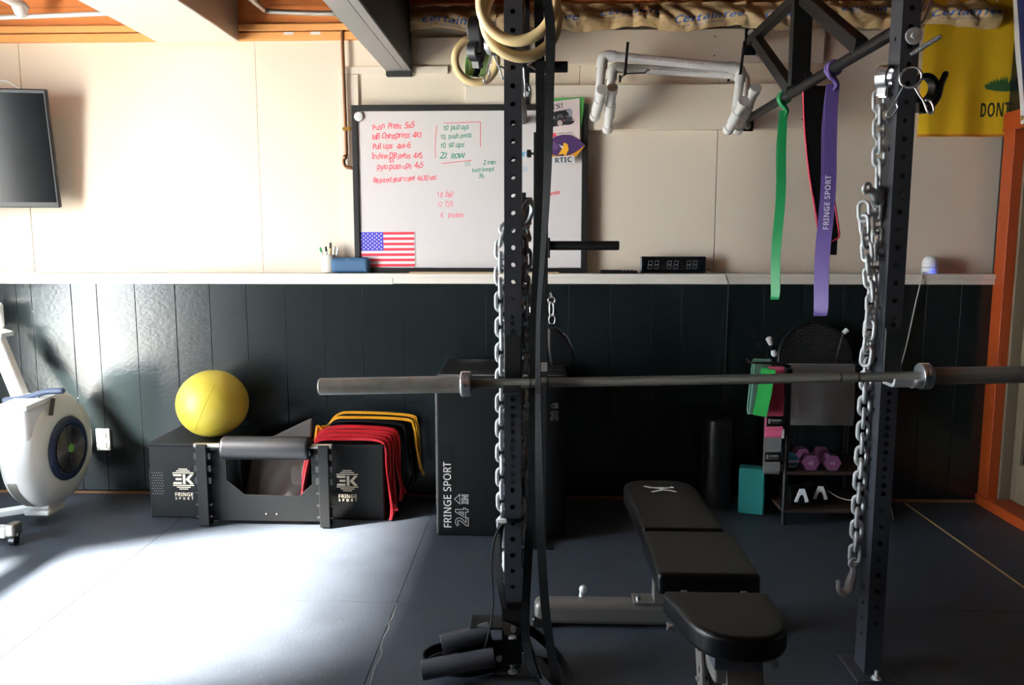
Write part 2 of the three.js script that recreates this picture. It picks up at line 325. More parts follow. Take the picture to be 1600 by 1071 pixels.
  // a dark utility room behind the door
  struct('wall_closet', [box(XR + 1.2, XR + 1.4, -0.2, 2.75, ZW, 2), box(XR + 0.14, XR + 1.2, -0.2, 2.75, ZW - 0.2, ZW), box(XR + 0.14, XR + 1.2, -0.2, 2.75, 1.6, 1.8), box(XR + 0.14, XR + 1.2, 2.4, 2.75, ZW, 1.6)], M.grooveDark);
}
{ // joists, subfloor above, sill plates, rim
  const ce = structGroup('ceiling');
  struct('deck', metric(box(XL - 0.2, XR + 0.2, 2.73, 2.9, ZW - 0.25, ZF + 0.2)), M.ceiling, ce);
  for (let k = 0; k < 20; k++) part('joist', metric(box(XL, XR, HC, 2.73, 0.26 + k * 0.4, 0.3 + k * 0.4)), M.wood, ce);
  struct('trim_2', metric(box(XL, XR, 2.505, 2.73, ZW - 0.02, ZW + 0.02)), M.wood);                      // rim board
  struct('trim_3', metric(box(XL, -0.775, 2.335, 2.372, ZW - 0.02, ZW + 0.03, 0.003)), M.sillWood);      // sill plates left of the beam
  struct('trim_4', metric(box(XL, -0.775, 2.377, 2.408, ZW - 0.02, ZW + 0.042, 0.003)), M.sillWood);
  struct('trim_5', metric(box(XL, -0.775, 2.412, 2.505, ZW - 0.02, ZW + 0.02, 0.002)), M.wood);
  // boxed beam across the ceiling
  const b = structGroup('beam');
  part('beam_core', metric(box(-0.764, -0.65, 2.19, 2.73, ZW, ZF)), M.beamBlack, b);
  part('beam_board', metric(box(-0.772, -0.683, 2.18, 2.1905, ZW + 0.03, 0.395, 0.002)), M.beamGrey, b);
  part('beam_board', metric(box(-0.772, -0.683, 2.1785, 2.1905, 0.399, ZF, 0.002)), M.beamGrey, b);
  part('beam_board', metric(box(-0.6815, -0.644, 2.1795, 2.1905, ZW + 0.03, 0.395, 0.002)), M.beamGrey, b);
  part('beam_board', metric(box(-0.6815, -0.644, 2.1785, 2.1905, 0.401, ZF, 0.002)), M.beamGrey, b);
  part('beam_board', metric(box(-0.776, -0.764, 2.185, 2.49, ZW + 0.03, ZF, 0.002)), M.beamGrey, b);
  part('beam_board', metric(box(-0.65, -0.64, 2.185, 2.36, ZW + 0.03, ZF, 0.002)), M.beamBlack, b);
  part('beam_pocket', metric(box(-0.77, -0.643, 2.155, 2.179, ZW - 0.02, ZW + 0.035, 0.003)), M.beamBlack, b);
}
{ // patio outside the opening
  struct('ground_outside', metric(box(-30, XL - 0.16, -0.25, -0.08, -16, 26)), M.concrete);
}

// ================================================================ RACK
const RX = [-0.076, 1.03], UF = 1.69, UD = 0.0762, UW = 0.0508;
function uprightGeo() {
  const holes = [];
  for (let y = 0.17; y < 0.56; y += 0.0508) holes.push(y);
  for (let y = 0.578; y < 1.1; y += 0.0254) holes.push(y);
  for (let y = 1.105; y < 2.27; y += 0.0508) holes.push(y);
  const face = (w, hs, r) => { const s = polyShape([[-w / 2, 0], [w / 2, 0], [w / 2, 2.3], [-w / 2, 2.3]]); for (const y of hs) { const p = new THREE.Path(); p.absarc(0, y, r, 0, Math.PI * 2, true); s.holes.push(p); } return extrude(s, 0.003, 0, 1, 7); };
  const side = []; for (const y of [0.12, 0.17, 0.22, 0.27]) side.push(y); for (let y = 0.37; y < 2.2; y += 0.1524) side.push(y);
  const gs = [face(UW, holes, 0.0075).translate(0, 0, -0.003), face(UW, holes, 0.0075).translate(0, 0, -UD)];
  for (const s of [-1, 1]) gs.push(face(UD - 0.006, side, 0.0055).rotateY(s * Math.PI / 2).translate(s * (UW / 2 - 0.003), 0, -UD / 2));
  return join(gs);
}
{
  const t = thing('squat_rack', 'black steel squat rack with two perforated uprights braced back to the wall', 'rack', [0, 0, 0]);
  const ug = uprightGeo();
  RX.forEach((x, k) => {
    const u = part('upright', ug, M.rack, t); u.position.set(x, 0, UF);
    part('base_plate', box(x - 0.062, x + 0.062, 0, 0.007, UF - 0.118, UF + 0.042, 0.002), M.rack, t);
    for (const dz of [-0.1, 0.026]) { part('anchor_bolt', [cyl(V(x + (dz > 0 ? 0 : 0.03), 0.007, UF + dz), V(x + (dz > 0 ? 0 : 0.03), 0.016, UF + dz), 0.011, 0.011, 6), cyl(V(x + (dz > 0 ? 0 : 0.03), 0.016, UF + dz), V(x + (dz > 0 ? 0 : 0.03), 0.032, UF + dz), 0.0055, 0.0055, 10), cyl(V(x + (dz > 0 ? 0 : 0.03), 0.0065, UF + dz), V(x + (dz > 0 ? 0 : 0.03), 0.009, UF + dz), 0.015, 0.015, 20)], M.zinc, t); }
    const xt = k ? 1.032 : -0.078, zw = ZW + 0.036;
    // side truss back to the wall: top tube, pull-up bar, post, braces
    part('pull_up_bar', cyl(V(xt, 1.932, zw + 0.006), V(xt, 1.932, UF - UD - 0.006), 0.0195, 0.0195, 28), M.frameDark, t);
    part('bar_flange', box(xt - 0.024, xt + 0.024, 1.86, 2.0, UF - UD - 0.006, UF - UD, 0.001), M.frameDark, t);
    part('top_tube', bar(V(xt, 2.303, zw + 0.006), V(xt, 2.303, UF - UD), 0.04, 0.04), M.frameDark, t);
    part('truss_post', bar(V(xt, 1.945, 0.715), V(xt, 2.285, 0.715), 0.045, 0.075, Math.PI / 2), M.frameDark, t);
    part('truss_brace', bar(V(xt, 2.285, 0.05), V(xt, 1.95, 0.62), 0.04, 0.05), M.frameDark, t);
    part('truss_brace', bar(V(xt, 2.285, 0.72), V(xt, 1.95, 1.33), 0.04, 0.05), M.frameDark, t);
    part('wall_plate', box(xt - 0.028, xt + 0.028, 2.24, 2.365, zw, zw + 0.006, 0.001), M.frameDark, t);
    part('wall_plate', box(xt - 0.028, xt + 0.028, k ? 1.875 : 1.9, k ? 1.965 : 2.11, zw, zw + 0.006, 0.001), M.frameDark, t);
    for (const [bx, by] of k ? [[0, 2.345], [0, 1.9]] : [[0.012, 2.345], [0.012, 2.055]]) part('lag_bolt', [cyl(V(xt + bx, by, zw + 0.005), V(xt + bx, by, zw + 0.009), 0.017, 0.017, 20), cyl(V(xt + bx, by, zw + 0.009), V(xt + bx, by, zw + 0.019), 0.012, 0.011, 6)], M.zinc, t);
  });
  // round bolt head and safety pin on the right upright; sideways peg on the left truss
  part('bolt_head', [cyl(V(1.038, 1.893, UF), V(1.038, 1.893, UF + 0.005), 0.0235, 0.0225, 28), cyl(V(1.038, 1.893, UF + 0.005), V(1.038, 1.893, UF + 0.008), 0.011, 0.009, 5)], M.zinc, t);
  part('pin', [cyl(V(1.032, 1.842, UF + 0.004), V(1.083, 1.877, UF + 0.055), 0.0075, 0.0065, 16), new THREE.SphereGeometry(0.0066, 12, 8).translate(1.083, 1.877, UF + 0.055)], M.chrome, t);
  part('side_peg', [cyl(V(-0.06, 2.041, 0.64), V(0.112, 2.041, 0.64), 0.0225, 0.0225, 28), cyl(V(0.112, 2.041, 0.64), V(0.115, 2.041, 0.64), 0.0225, 0.0205, 28)], M.frameDark, t);
}
{ // J-cups
  const jc = (label, x, y, dx) => {
    const t = thing('barbell_hook', label, 'hook', [x, y, UF], 'hooks holding the bar');
    part('back_plate', box(-0.026, 0.026, 0.0, 0.152, 0.002, 0.012, 0.004), M.rackPad, t);
    const s = new THREE.Shape(); s.moveTo(0.012, -0.012); s.lineTo(0.07, -0.012); s.quadraticCurveTo(0.088, -0.012, 0.09, 0.006); s.lineTo(0.092, 0.014); s.lineTo(0.084, 0.016); s.lineTo(0.081, 0.008); s.quadraticCurveTo(0.078, -0.001, 0.066, -0.002); s.lineTo(0.012, -0.002);
    part('cradle', extrude(s, 0.052, 0.001, 1, 8).rotateY(-Math.PI / 2).translate(0.026, 0, 0), dx ? M.zinc : M.rackPad, t);
    if (dx) {
      const p = new THREE.Shape(); p.moveTo(0, -0.012); p.quadraticCurveTo(0.012, -0.012, 0.018, 0.004); p.lineTo(0.062, 0.008); p.lineTo(0.062, 0.004); p.lineTo(0.022, 0.0); p.quadraticCurveTo(0.014, -0.018, 0, -0.018);
      part('side_lip', extrude(p, 0.05, 0.0008, 1, 8).translate(0.026, 0.004, 0.03), M.zinc, t);
    }
    part('rear_pin', cyl(V(0, 0.11, -0.03), V(0, 0.11, 0.01), 0.0068, 0.0068, 14), M.zinc, t);
    return t;
  };
  jc('black steel barbell hook on the left upright under the knurled bar', RX[0], 0.9, 0);
  jc('black barbell hook with bright metal lip on the right upright', RX[1], 0.927, 1);
}
{ // barbell
  const t = thing('barbell', 'worn steel barbell racked empty across the two uprights', 'barbell', [0.447, 0.9275, UF + 0.046], null, [0, 0, 0.0235]);
  part('shaft', [cyl(V(-0.645, 0, 0), V(0.645, 0, 0), 0.0142, 0.0142, 32)], M.shaft, t);
  for (const x of [-0.47, -0.42, 0.42, 0.47]) part('knurl_ring', cyl(V(x - 0.003, 0, 0), V(x + 0.003, 0, 0), 0.01435, 0.01435, 32), M.rackPad, t);
  for (const s of [-1, 1]) {
    part('collar', lathe([[0.014, 0], [0.036, 0], [0.038, 0.003], [0.038, 0.012], [0.0365, 0.0135], [0.038, 0.015], [0.038, 0.027], [0.035, 0.031], [0.025, 0.031]], 48).rotateZ(-s * Math.PI / 2).translate(s * 0.643, 0, 0), M.chrome, t);
    part('sleeve', lathe([[0.0248, 0], [0.0248, 0.414], [0.0225, 0.418], [0.019, 0.418], [0.018, 0.415], [0, 0.415]], 48).rotateZ(-s * Math.PI / 2).translate(s * 0.674, 0, 0), M.steel, t);
    part('set_screw', cyl(V(s * 0.658, 0.001, 0.036), V(s * 0.658, 0.001, 0.0383), 0.003, 0.003, 10), M.plastic, t);
  }
}
// ---------------------------------------------------------------- chains
const linkCurve = (() => {
  const pts = [], a = 0.0145, r = 0.0142;                             // half straight, bend radius of the wire axis
  for (let i = 0; i < 8; i++) { const t = -Math.PI / 2 + i / 8 * Math.PI; pts.push(V(Math.cos(t) * r, 0, 0)); pts[pts.length - 1].set(r * Math.sin(t + Math.PI), 0, 0); }
  const q = [];
  for (let i = 0; i <= 8; i++) { const t = Math.PI * i / 8; q.push(V(r * Math.cos(t), a + r * Math.sin(t), 0)); }
  for (let i = 0; i <= 8; i++) { const t = Math.PI + Math.PI * i / 8; q.push(V(r * Math.cos(t), -a + r * Math.sin(t), 0)); }
  return new THREE.CatmullRomCurve3(q, true, 'catmullrom', 0.5);
})();
const linkGeo = new THREE.TubeGeometry(linkCurve, 30, 0.0057, 8, true);
function chainLinks(parent, pts, pitch = 0.0385, turn0 = 0) {
  const c = new THREE.CatmullRomCurve3(pts, false, 'catmullrom', 0.5), n = Math.floor(c.getLength() / pitch);
  for (let i = 0; i < n; i++) {
    const p = c.getPointAt((i + 0.5) / n), d = c.getTangentAt((i + 0.5) / n), o = part('link', linkGeo, M.zinc, parent);
    const q = new THREE.Quaternion().setFromUnitVectors(V(0, 1, 0), d), r = new THREE.Quaternion().setFromAxisAngle(V(0, 1, 0), turn0 + (i % 2) * Math.PI / 2 + R(-0.18, 0.18));
    o.quaternion.copy(q.multiply(r)); o.position.copy(p);
  }
}
function grabHook(parent, pos, rot) {
  const pts = [V(0, 0.03, 0), V(0.002, 0.008, 0), V(-0.006, -0.02, 0), V(-0.012, -0.045, 0), V(-0.03, -0.056, 0), V(-0.046, -0.042, 0), V(-0.05, -0.018, 0)];
  const c = new THREE.CatmullRomCurve3(pts), n = 28, gs = [];
  const g = new THREE.TubeGeometry(c, n, 1, 10, false), P = g.attributes.position;
  for (let i = 0; i <= n; i++) { const t = i / n, r = 0.009 + 0.009 * Math.sin(Math.min(1, t * 1.15) * Math.PI) - 0.003 * t, ctr = c.getPointAt(t); for (let j = 0; j <= 10; j++) { const k = i * 11 + j; P.setXYZ(k, ctr.x + (P.getX(k) - ctr.x) * r, ctr.y + (P.getY(k) - ctr.y) * r, ctr.z + (P.getZ(k) - ctr.z) * r * 0.85); } }
  g.computeVertexNormals(); gs.push(g, new THREE.TorusGeometry(0.013, 0.0055, 8, 20).translate(0, 0.04, 0), new THREE.SphereGeometry(0.0066, 10, 8).translate(-0.05, -0.018, 0));
  const o = part('hook', gs, M.zinc, parent); o.position.set(...pos); o.rotation.set(...rot); return o;
}
{
  const zc = UF - UD - 0.012;
  const t = thing('lifting_chain', 'long grey steel chain draped over the left upright, hanging down both its sides', 'chain');
  chainLinks(t, [V(-0.103, 0.27, 1.63), V(-0.112, 0.6, 1.632), V(-0.113, 1.0, 1.632), V(-0.115, 1.28, 1.628), V(-0.108, 1.345, 1.61), V(-0.09, 1.375, 1.597), V(-0.06, 1.378, 1.597), V(-0.044, 1.36, 1.612), V(-0.039, 1.3, 1.628), V(-0.04, 1.0, 1.632), V(-0.042, 0.6, 1.632), V(-0.044, 0.32, 1.63)]);
  const ring = part('end_ring', new THREE.TorusGeometry(0.03, 0.008, 10, 28).scale(0.72, 1.25, 1), M.zinc, t); ring.position.set(-0.037, 1.41, 1.6); ring.rotation.set(0.2, 0.9, -0.45);
  const u = thing('lifting_chain', 'long grey steel chain down the right upright with a hook at its bottom end', 'chain');
  chainLinks(u, [V(0.972, 1.745, 1.64), V(0.98, 1.6, 1.64), V(0.985, 1.49, 1.64), V(0.993, 1.35, 1.632), V(0.993, 1.2, 1.628), V(0.988, 1.1, 1.63), V(0.984, 0.9, 1.632), V(0.981, 0.6, 1.634), V(0.978, 0.35, 1.636)]);
  grabHook(u, [0.976, 0.3, 1.636], [0, 0.2, 0]);
  const w = thing('lifting_chain', 'short loop of grey steel chain hooked onto the long chain beside the right upright', 'chain');
  chainLinks(w, [V(0.94, 1.432, 1.655), V(0.944, 1.37, 1.66), V(0.955, 1.28, 1.665), V(0.968, 1.19, 1.668), V(0.974, 1.12, 1.668), V(0.97, 1.03, 1.666), V(0.966, 0.97, 1.664)], 0.0385, Math.PI / 2);
  grabHook(w, [0.965, 1.462, 1.66], [0.3, 0.5, 1.0]);
}
// ---------------------------------------------------------------- rings and straps
const ringGeo = new THREE.TorusGeometry(0.1015, 0.0155, 20, 72);
{
  const a = single('gymnastic_ring', 'pale wooden gymnastic ring in front of the left upright, the front one of two', 'ring', ringGeo, M.birch, [-0.06, 1.971, 1.775], null, [0.05, -0.12, 0]);
  single('gymnastic_ring', 'pale wooden gymnastic ring hanging slightly lower behind the front ring on the left upright', 'ring', ringGeo, M.birch, [-0.052, 1.936, 1.738], null, [0.02, 0.16, 0]);
  single('gymnastic_ring', 'tan wooden gymnastic ring hung on the wall left of the uprights, green strap inside it', 'ring', new THREE.TorusGeometry(0.098, 0.0185, 20, 72), M.palewood, [-0.298, 2.168, 0.19], null, [0.05, 0.25, 0]);
  const w = V(1, 0, 0.15).normalize();
  single('ring_strap', 'long black webbing strap hanging from the front ring down right of the left upright', 'strap',
    ribbon([V(0.002, 2.3, 1.795), V(0.012, 2.02, 1.797), V(0.028, 1.9, 1.797), V(0.027, 1.75, 1.786), V(0.022, 1.5, 1.77), V(0.012, 1.3, 1.765), V(0.0, 1.1, 1.764), V(0.0, 0.85, 1.763), V(0.006, 0.55, 1.762), V(0.014, 0.38, 1.765), V(0.026, 0.22, 1.77), V(0.05, 0.06, 1.79), V(0.062, 0.012, 1.82), V(0.06, 0.006, 1.9)], 0.026, 0.0022, (t) => V(1, 0, 0.12 + 1.6 * Math.exp(-(((t - 0.5) / 0.17) ** 2))), { n: 120 }), M.strap);
  single('ring_strap', 'black webbing strap close behind the other one, its tail curling on the floor', 'strap',
    ribbon([V(-0.014, 2.3, 1.735), V(-0.006, 2.05, 1.732), V(0.0, 1.85, 1.726), V(0.003, 1.6, 1.722), V(-0.004, 1.3, 1.72), V(-0.012, 1.1, 1.722), V(-0.016, 0.8, 1.728), V(-0.02, 0.55, 1.732), V(-0.03, 0.36, 1.736), V(-0.036, 0.2, 1.742), V(-0.03, 0.1, 1.76), V(-0.004, 0.04, 1.79), V(0.04, 0.016, 1.78), V(0.055, 0.012, 1.72), V(0.04, 0.014, 1.66), V(0.0, 0.02, 1.64)], 0.026, 0.0022, (t) => V(1, 0, t > 0.8 ? 0.9 * (t - 0.8) * 5 : 0.1), { n: 120 }), M.strap);
  // rolled green and black straps inside the wall ring
  const coil = (label, x, m) => single('strap_roll', label, 'strap', [ribbon([0, 1, 2, 3, 4, 5, 6, 7].map((i) => V(0, Math.cos(i / 8 * 6.2832) * 0.062, Math.sin(i / 8 * 6.2832) * 0.03)), 0.036, 0.006, V(1, 0, 0), { closed: true, n: 40 })], m, [x, 2.165, 0.16], null, [0.1, 0.5, -0.12]);
  coil('narrow roll of light green strap on the left inside the wooden wall ring', -0.322, S({ color: 0x8ab070, roughness: 0.6 }));
  coil('narrow roll of black strap between the two green rolls in the wall ring', -0.294, M.strap);
  coil('narrow roll of light green strap on the right inside the wooden wall ring', -0.266, S({ color: 0x8ab070, roughness: 0.6 }));
  const pg = thing('wall_peg', 'dark steel peg on the ledger board holding the wooden wall ring', 'peg', [-0.298, 2.29, ZW + 0.037]);
  part('arm', cyl(V(0, -0.01, 0), V(0, -0.01, 0.3), 0.008, 0.008, 14), M.rack, pg); part('plate', box(-0.025, 0.025, -0.05, 0.04, 0, 0.005, 0.001), M.rack, pg); part('tip', new THREE.SphereGeometry(0.0105, 14, 10).translate(0, -0.01, 0.3), M.plastic, pg);
}
// ---------------------------------------------------------------- barbell clips
function springCollar(label, pos, rot, s = 1) {
  const t = thing('spring_collar', label, 'collar clip', pos, null, rot);
  const coil = []; for (let i = 0; i <= 66; i++) { const a = i / 22 * Math.PI * 2; coil.push(V(Math.cos(a) * 0.027, Math.sin(a) * 0.027, (i / 66 - 0.5) * 0.017)); }
  part('coil', tube(coil, 0.0029, { n: 200, rad: 8 }), M.chrome, t);
  const loop = (a, z) => { const c = Math.cos(a), n = Math.sin(a), f = (r, u) => V(c * r - n * u, n * r + c * u, z); return tube([f(0.026, -0.002), f(0.055, 0), f(0.075, 0.002), f(0.105, 0), f(0.112, 0.008), f(0.104, 0.016), f(0.082, 0.017), f(0.074, 0.009)], 0.003, { n: 60 }); };
  part('handle', loop(-2.15, 0.008), M.chrome, t); part('handle', loop(-1.15, -0.008), M.chrome, t);
  return t;
}
springCollar('chrome spring collar hanging in front of the right upright, both handles down', [1.017, 1.772, UF + 0.045], [0.1, -0.5, 0.08]);
springCollar('chrome spring collar hanging left of the left upright under the rings', [-0.137, 1.893, 1.63], [0.2, 0.9, 0.1]);
springCollar('chrome spring collar half hidden behind the left upright, its handle showing at the right', [-0.05, 1.865, 1.585], [0.1, 0.5, 0.6]);
function lockCollar(label, pos, rot, m, flat) {
  const t = thing('lock_collar', label, 'collar clip', pos, null, rot);
  const s = new THREE.Shape(); s.absarc(0, 0, 0.042, -1.15, Math.PI * 2 - 1.9, false); s.absarc(0, 0, 0.028, Math.PI * 2 - 1.9, -1.15, true);
  part('clamp_ring', extrude(s, 0.034, 0.003, 2, 28).translate(0, 0, -0.017), m, t);
  part('jaw', [cbox(0.004, -0.052, 0, 0.018, 0.036, 0.034, 0.004), cbox(-0.014, -0.05, 0, 0.01, 0.03, 0.034, 0.003)], m, t);
  if (flat) { const p = part('lever', [cbox(-0.012, -0.062, 0, 0.046, 0.008, 0.028, 0.002), cyl(V(-0.03, -0.062, -0.016), V(-0.03, -0.062, 0.016), 0.005, 0.005, 10)], M.galv, t); p.rotation.z = 0.7; }
  else { part('lever', tube([V(0.02, -0.06, 0), V(0.046, -0.03, 0), V(0.056, 0.004, 0), V(0.07, 0.03, 0)], 0.009, { n: 24 }), m, t); part('rivet', cyl(V(0.006, -0.05, -0.02), V(0.006, -0.05, 0.02), 0.005, 0.005, 12), M.chrome, t); }
  return t;
}
lockCollar('black plastic lock collar hanging at the right of the right upright, lever turned outward', [1.093, 1.76, 1.64], [0.1, 0.1, 0.15], M.plastic);
lockCollar('chrome clamp collar with a flat lever hanging left of the right upright above the chain', [0.985, 1.79, 1.65], [0.1, 0.7, -0.1], M.chrome, true).scale.setScalar(0.82);
single('orange_cord', 'thin orange cord hanging down past the top of the right upright', 'cord', tube([V(1.03, 2.12, 1.6), V(1.045, 2.0, 1.602), V(1.06, 1.9, 1.605), V(1.078, 1.8, 1.61)], 0.0015, { n: 40, rad: 6 }), S({ color: 0xa5502a, roughness: 0.7 }));
single('carabiner', 'small silver carabiner hanging at the top edge right of the right upright', 'carabiner', tube([V(-0.012, 0.05, 0), V(-0.014, 0, 0), V(-0.018, -0.03, 0), V(-0.004, -0.042, 0), V(0.01, -0.03, 0), V(0.014, 0.01, 0), V(0.012, 0.05, 0), V(0, 0.062, 0)], 0.004, { closed: true, n: 60 }), M.chrome, [1.105, 1.99, 1.6], null, [0.1, 0.6, -0.35]);
{ // two black clips hung edge-on left of the rings
  const t = lockCollar('black plastic lock collar hung edge-on left of the two front rings', [-0.178, 1.935, 1.62], [0.15, 1.25, -0.2], M.plastic);
  const o = lockCollar('black plastic lock collar hanging directly under another black one left of the rings', [-0.186, 1.882, 1.612], [0.3, 1.1, 0.2], M.plastic); o.scale.setScalar(0.75);
}

// ================================================================ WALL AND CEILING THINGS
const hand = (x, txt, px, py, size, col, rot = -0.05, squash = 1) => { x.save(); x.translate(px, py); x.rotate(rot); x.scale(squash, 1); x.fillStyle = col; x.strokeStyle = col; x.lineWidth = 1.6; let px2 = 0; for (const ch of txt) { x.font = `${size * R(0.86, 1.08)}px sans-serif`; x.save(); x.translate(px2, R(-4, 4)); x.transform(1, R(-0.1, 0.1), R(-0.28, 0.02), 1, 0, 0); x.fillText(ch, 0, 0); x.strokeText(ch, 0, 0); x.restore(); px2 += x.measureText(ch).width * R(0.82, 0.95); } x.restore(); };
{ // whiteboard
  const x0 = -0.945, x1 = 0.243, y0 = 1.1735, y1 = 2.01, z = ZW + 0.0375;
  const t = thing('whiteboard', 'large black-framed whiteboard covered in red and green handwritten workouts', 'whiteboard', [0, 0, 0]);
  const f = 0.03;
  part('frame', [box(x0, x1, y1 - f, y1, z, z + 0.018, 0.003), box(x0, x1, y0, y0 + f * 0.8, z, z + 0.018, 0.003), box(x0, x0 + f, y0 + f * 0.8, y1 - f, z, z + 0.018, 0.003), box(x1 - f, x1, y0 + f * 0.8, y1 - f, z, z + 0.018, 0.003)], M.frameBlack, t);
  const W = 1600, H = 1128, bx = (p) => (p - 550) / 368 * W, by = (p) => (p - 163) / 261 * H;
  const mat = printMat(W, H, (x) => {
    x.fillStyle = '#e4dcd8'; x.fillRect(0, 0, W, H);
    const red = '#e0384a', gr = '#3f8a72', bl = '#3d9fd0';
    const L = (s, p, q, z2, c, r, sq) => hand(x, s, bx(p), by(q), z2, c, r, sq);
    L('Push  Press  5x5', 574, 193, 56, red, -0.04, 0.86); L('MB Chestpress  4x5', 573, 209, 55, red, -0.05, 0.84); L('Pull ups   4x4-6', 573, 225, 56, red, -0.03, 0.86);
    L('Incline DB press  4x5', 572, 241, 54, red, -0.02, 0.84); L('SS', 600, 247, 40, red, 0, 1); L('pylo push ups  4x5', 580, 259, 54, red, -0.04, 0.84); L('Resisted Bear crawl  4x30 sec', 573, 281, 50, red, -0.05, 0.82);
    L('10  pull ups', 690, 195, 46, gr, -0.06, 0.9); L('10  push press', 686, 209, 46, gr, -0.05, 0.86); L('10  sit ups', 685, 223, 50, gr, -0.04, 0.9); L('22  Row', 684, 241, 62, gr, -0.03, 1.0);
    L('55', 726, 254, 40, '#8fb0a0'); L('2 min', 756, 252, 40, gr, -0.1); L('burp jumps', 738, 263, 40, gr, -0.06, 0.9); L('35', 748, 274, 40, gr);
    L('18  ball', 679, 305, 54, '#e8788a', -0.02, 0.8); L('12  T2B', 679, 321, 54, '#e8909a', 0, 0.8); L('6    presses', 684, 339, 48, '#e8788a', -0.02, 0.84);
    L('pro', 816, 239, 58, bl, -0.1, 0.9); L('21', 821, 262, 40, '#9cc4da'); L('Dynamite', 852, 304, 40, red, -0.12, 0.9);
    x.strokeStyle = red; x.lineWidth = 4; x.beginPath(); x.moveTo(bx(681), by(186)); x.quadraticCurveTo(bx(676), by(212), bx(678), by(240)); x.moveTo(bx(692), by(183)); x.lineTo(bx(752), by(181)); x.lineTo(bx(752), by(222)); x.moveTo(bx(688), by(249)); x.lineTo(bx(738), by(244)); x.stroke();
  }, 0.28);
  part('writing_surface', [box(x0 + f, x1 - f, y0 + f * 0.8, y1 - f, z, z + 0.008)], M.whitePlastic, t);
  const pl = part('print', plane(x1 - x0 - 2 * f, y1 - y0 - 1.8 * f), mat, t); pl.position.set((x0 + x1) / 2, (y0 + y1) / 2 - 0.003, z + 0.0085);
  part('marker_tray', [box(-0.66, 0.1, y0 - 0.0035, y0 + 0.004, z + 0.016, z + 0.05, 0.001)], M.palewood, t);
  const zs = z + 0.011;
  const fm = printMat(760, 400, (x, w, h) => {
    for (let i = 0; i < 13; i++) { x.fillStyle = i % 2 ? '#f2e8e6' : '#e03848'; x.fillRect(0, i * h / 13, w, h / 13 + 1); }
    x.fillStyle = '#4138b8'; x.fillRect(0, 0, w * 0.46, h * 7 / 13);
    x.fillStyle = '#fff';
    for (let r = 0; r < 9; r++) for (let c = 0; c < (r % 2 ? 5 : 6); c++) { const cx = w * 0.46 * ((r % 2 ? 2 * c + 2 : 2 * c + 1) / 12), cy = h * 7 / 13 * ((r + 1) / 10); x.beginPath(); for (let k = 0; k < 10; k++) { const a = -Math.PI / 2 + k * Math.PI / 5, q = k % 2 ? 5.5 : 12.5; x.lineTo(cx + Math.cos(a) * q, cy + Math.sin(a) * q); } x.fill(); }
  });
  const fl = single('flag_sticker', 'small stars and stripes flag stuck on the lower left of the whiteboard', 'flag', [cbox(0, 0, 0, 0.302, 0.182, 0.0012)], M.whitePlastic, [-0.784, 1.291, zs - 0.0015], null, [0, 0, 0.006]);
  const fp = part('print', plane(0.296, 0.176), fm, fl); fp.position.z = 0.001;
  single('magnet', 'round white magnet in the upper left corner of the whiteboard', 'magnet', lathe([[0, 0.012], [0.02, 0.012], [0.0235, 0.009], [0.0245, 0], [0, 0]]).rotateX(Math.PI / 2), M.whitePlastic, [-0.907, 1.954, zs - 0.002]);
  // stack of papers and stickers in the upper right corner
  single('paper_sheet', 'green paper showing behind the pet flyer on the whiteboard', 'paper', sheet(1, 1, 8, 8, 0.0006, (u, v) => V((u - 0.5) * 0.215 + 0.018 * v, (v - 0.5) * 0.25 + 0.014 * u, 0.004 * Math.sin(u * 3) * v)), S({ color: 0x4f9e4a, roughness: 0.7 }), [0.095, 1.905, zs + 0.012], null, [0, 0, -0.02]);
  const pm = printMat(520, 760, (x, w, h) => {
    x.fillStyle = '#ecd9d4'; x.fillRect(0, 0, w, h);
    x.fillStyle = '#1c1716'; x.font = 'bold 96px serif'; x.save(); x.translate(40, 120); x.rotate(-0.05); x.fillText('PETS!', 0, 0); x.restore();
    x.save(); x.translate(90, 158); x.rotate(-0.09); x.scale(0.92, 0.86); x.fillStyle = '#e6c6d4'; x.fillRect(-14, -10, 380, 268); x.fillStyle = '#3a3a40'; x.fillRect(0, 0, 352, 246);
    x.fillStyle = '#9a9ca0'; x.beginPath(); x.ellipse(80, 96, 52, 26, -.2, 0, 7); x.ellipse(320, 60, 44, 70, 0, 0, 7); x.fill();
    x.fillStyle = '#17171a'; x.beginPath(); x.ellipse(190, 70, 72, 64, 0, 0, 7); x.ellipse(276, 80, 34, 62, -.3, 0, 7); x.ellipse(60, 190, 90, 60, 0, 0, 7); x.ellipse(300, 200, 80, 54, 0, 0, 7); x.fill();
    x.fillStyle = '#55565c'; x.beginPath(); x.ellipse(190, 96, 46, 52, 0, 0, 7); x.fill(); x.fillStyle = '#0d0d0f'; x.beginPath(); x.ellipse(188, 130, 26, 16, 0, 0, 7); x.fill();
    x.fillStyle = '#c9b4ae'; x.beginPath(); x.ellipse(180, 200, 34, 46, 0, 0, 7); x.fill(); x.fillStyle = '#c43a52'; x.fillRect(222, 160, 34, 14); x.restore();
    x.fillStyle = '#e0505c'; for (const [a, b, p, q] of [[70, 430, 30, 40], [140, 418, 30, 40], [16, 480, 26, 34], [196, 480, 30, 32], [100, 525, 72, 50]]) { x.beginPath(); x.ellipse(a, b, p, q, 0.1, 0, 7); x.fill(); }
    x.strokeStyle = '#f2b8b4'; x.lineWidth = 5; for (const y of [512, 530, 548]) { x.beginPath(); x.moveTo(60, y); x.lineTo(140, y - 4); x.stroke(); }
    x.fillStyle = '#4a3836'; x.font = 'bold 26px sans-serif'; x.fillText('submit a photo', 240, 470); x.fillStyle = '#a88'; for (const y of [492, 512, 532]) x.fillRect(240, y, 210, 7);
  }, 0.55);
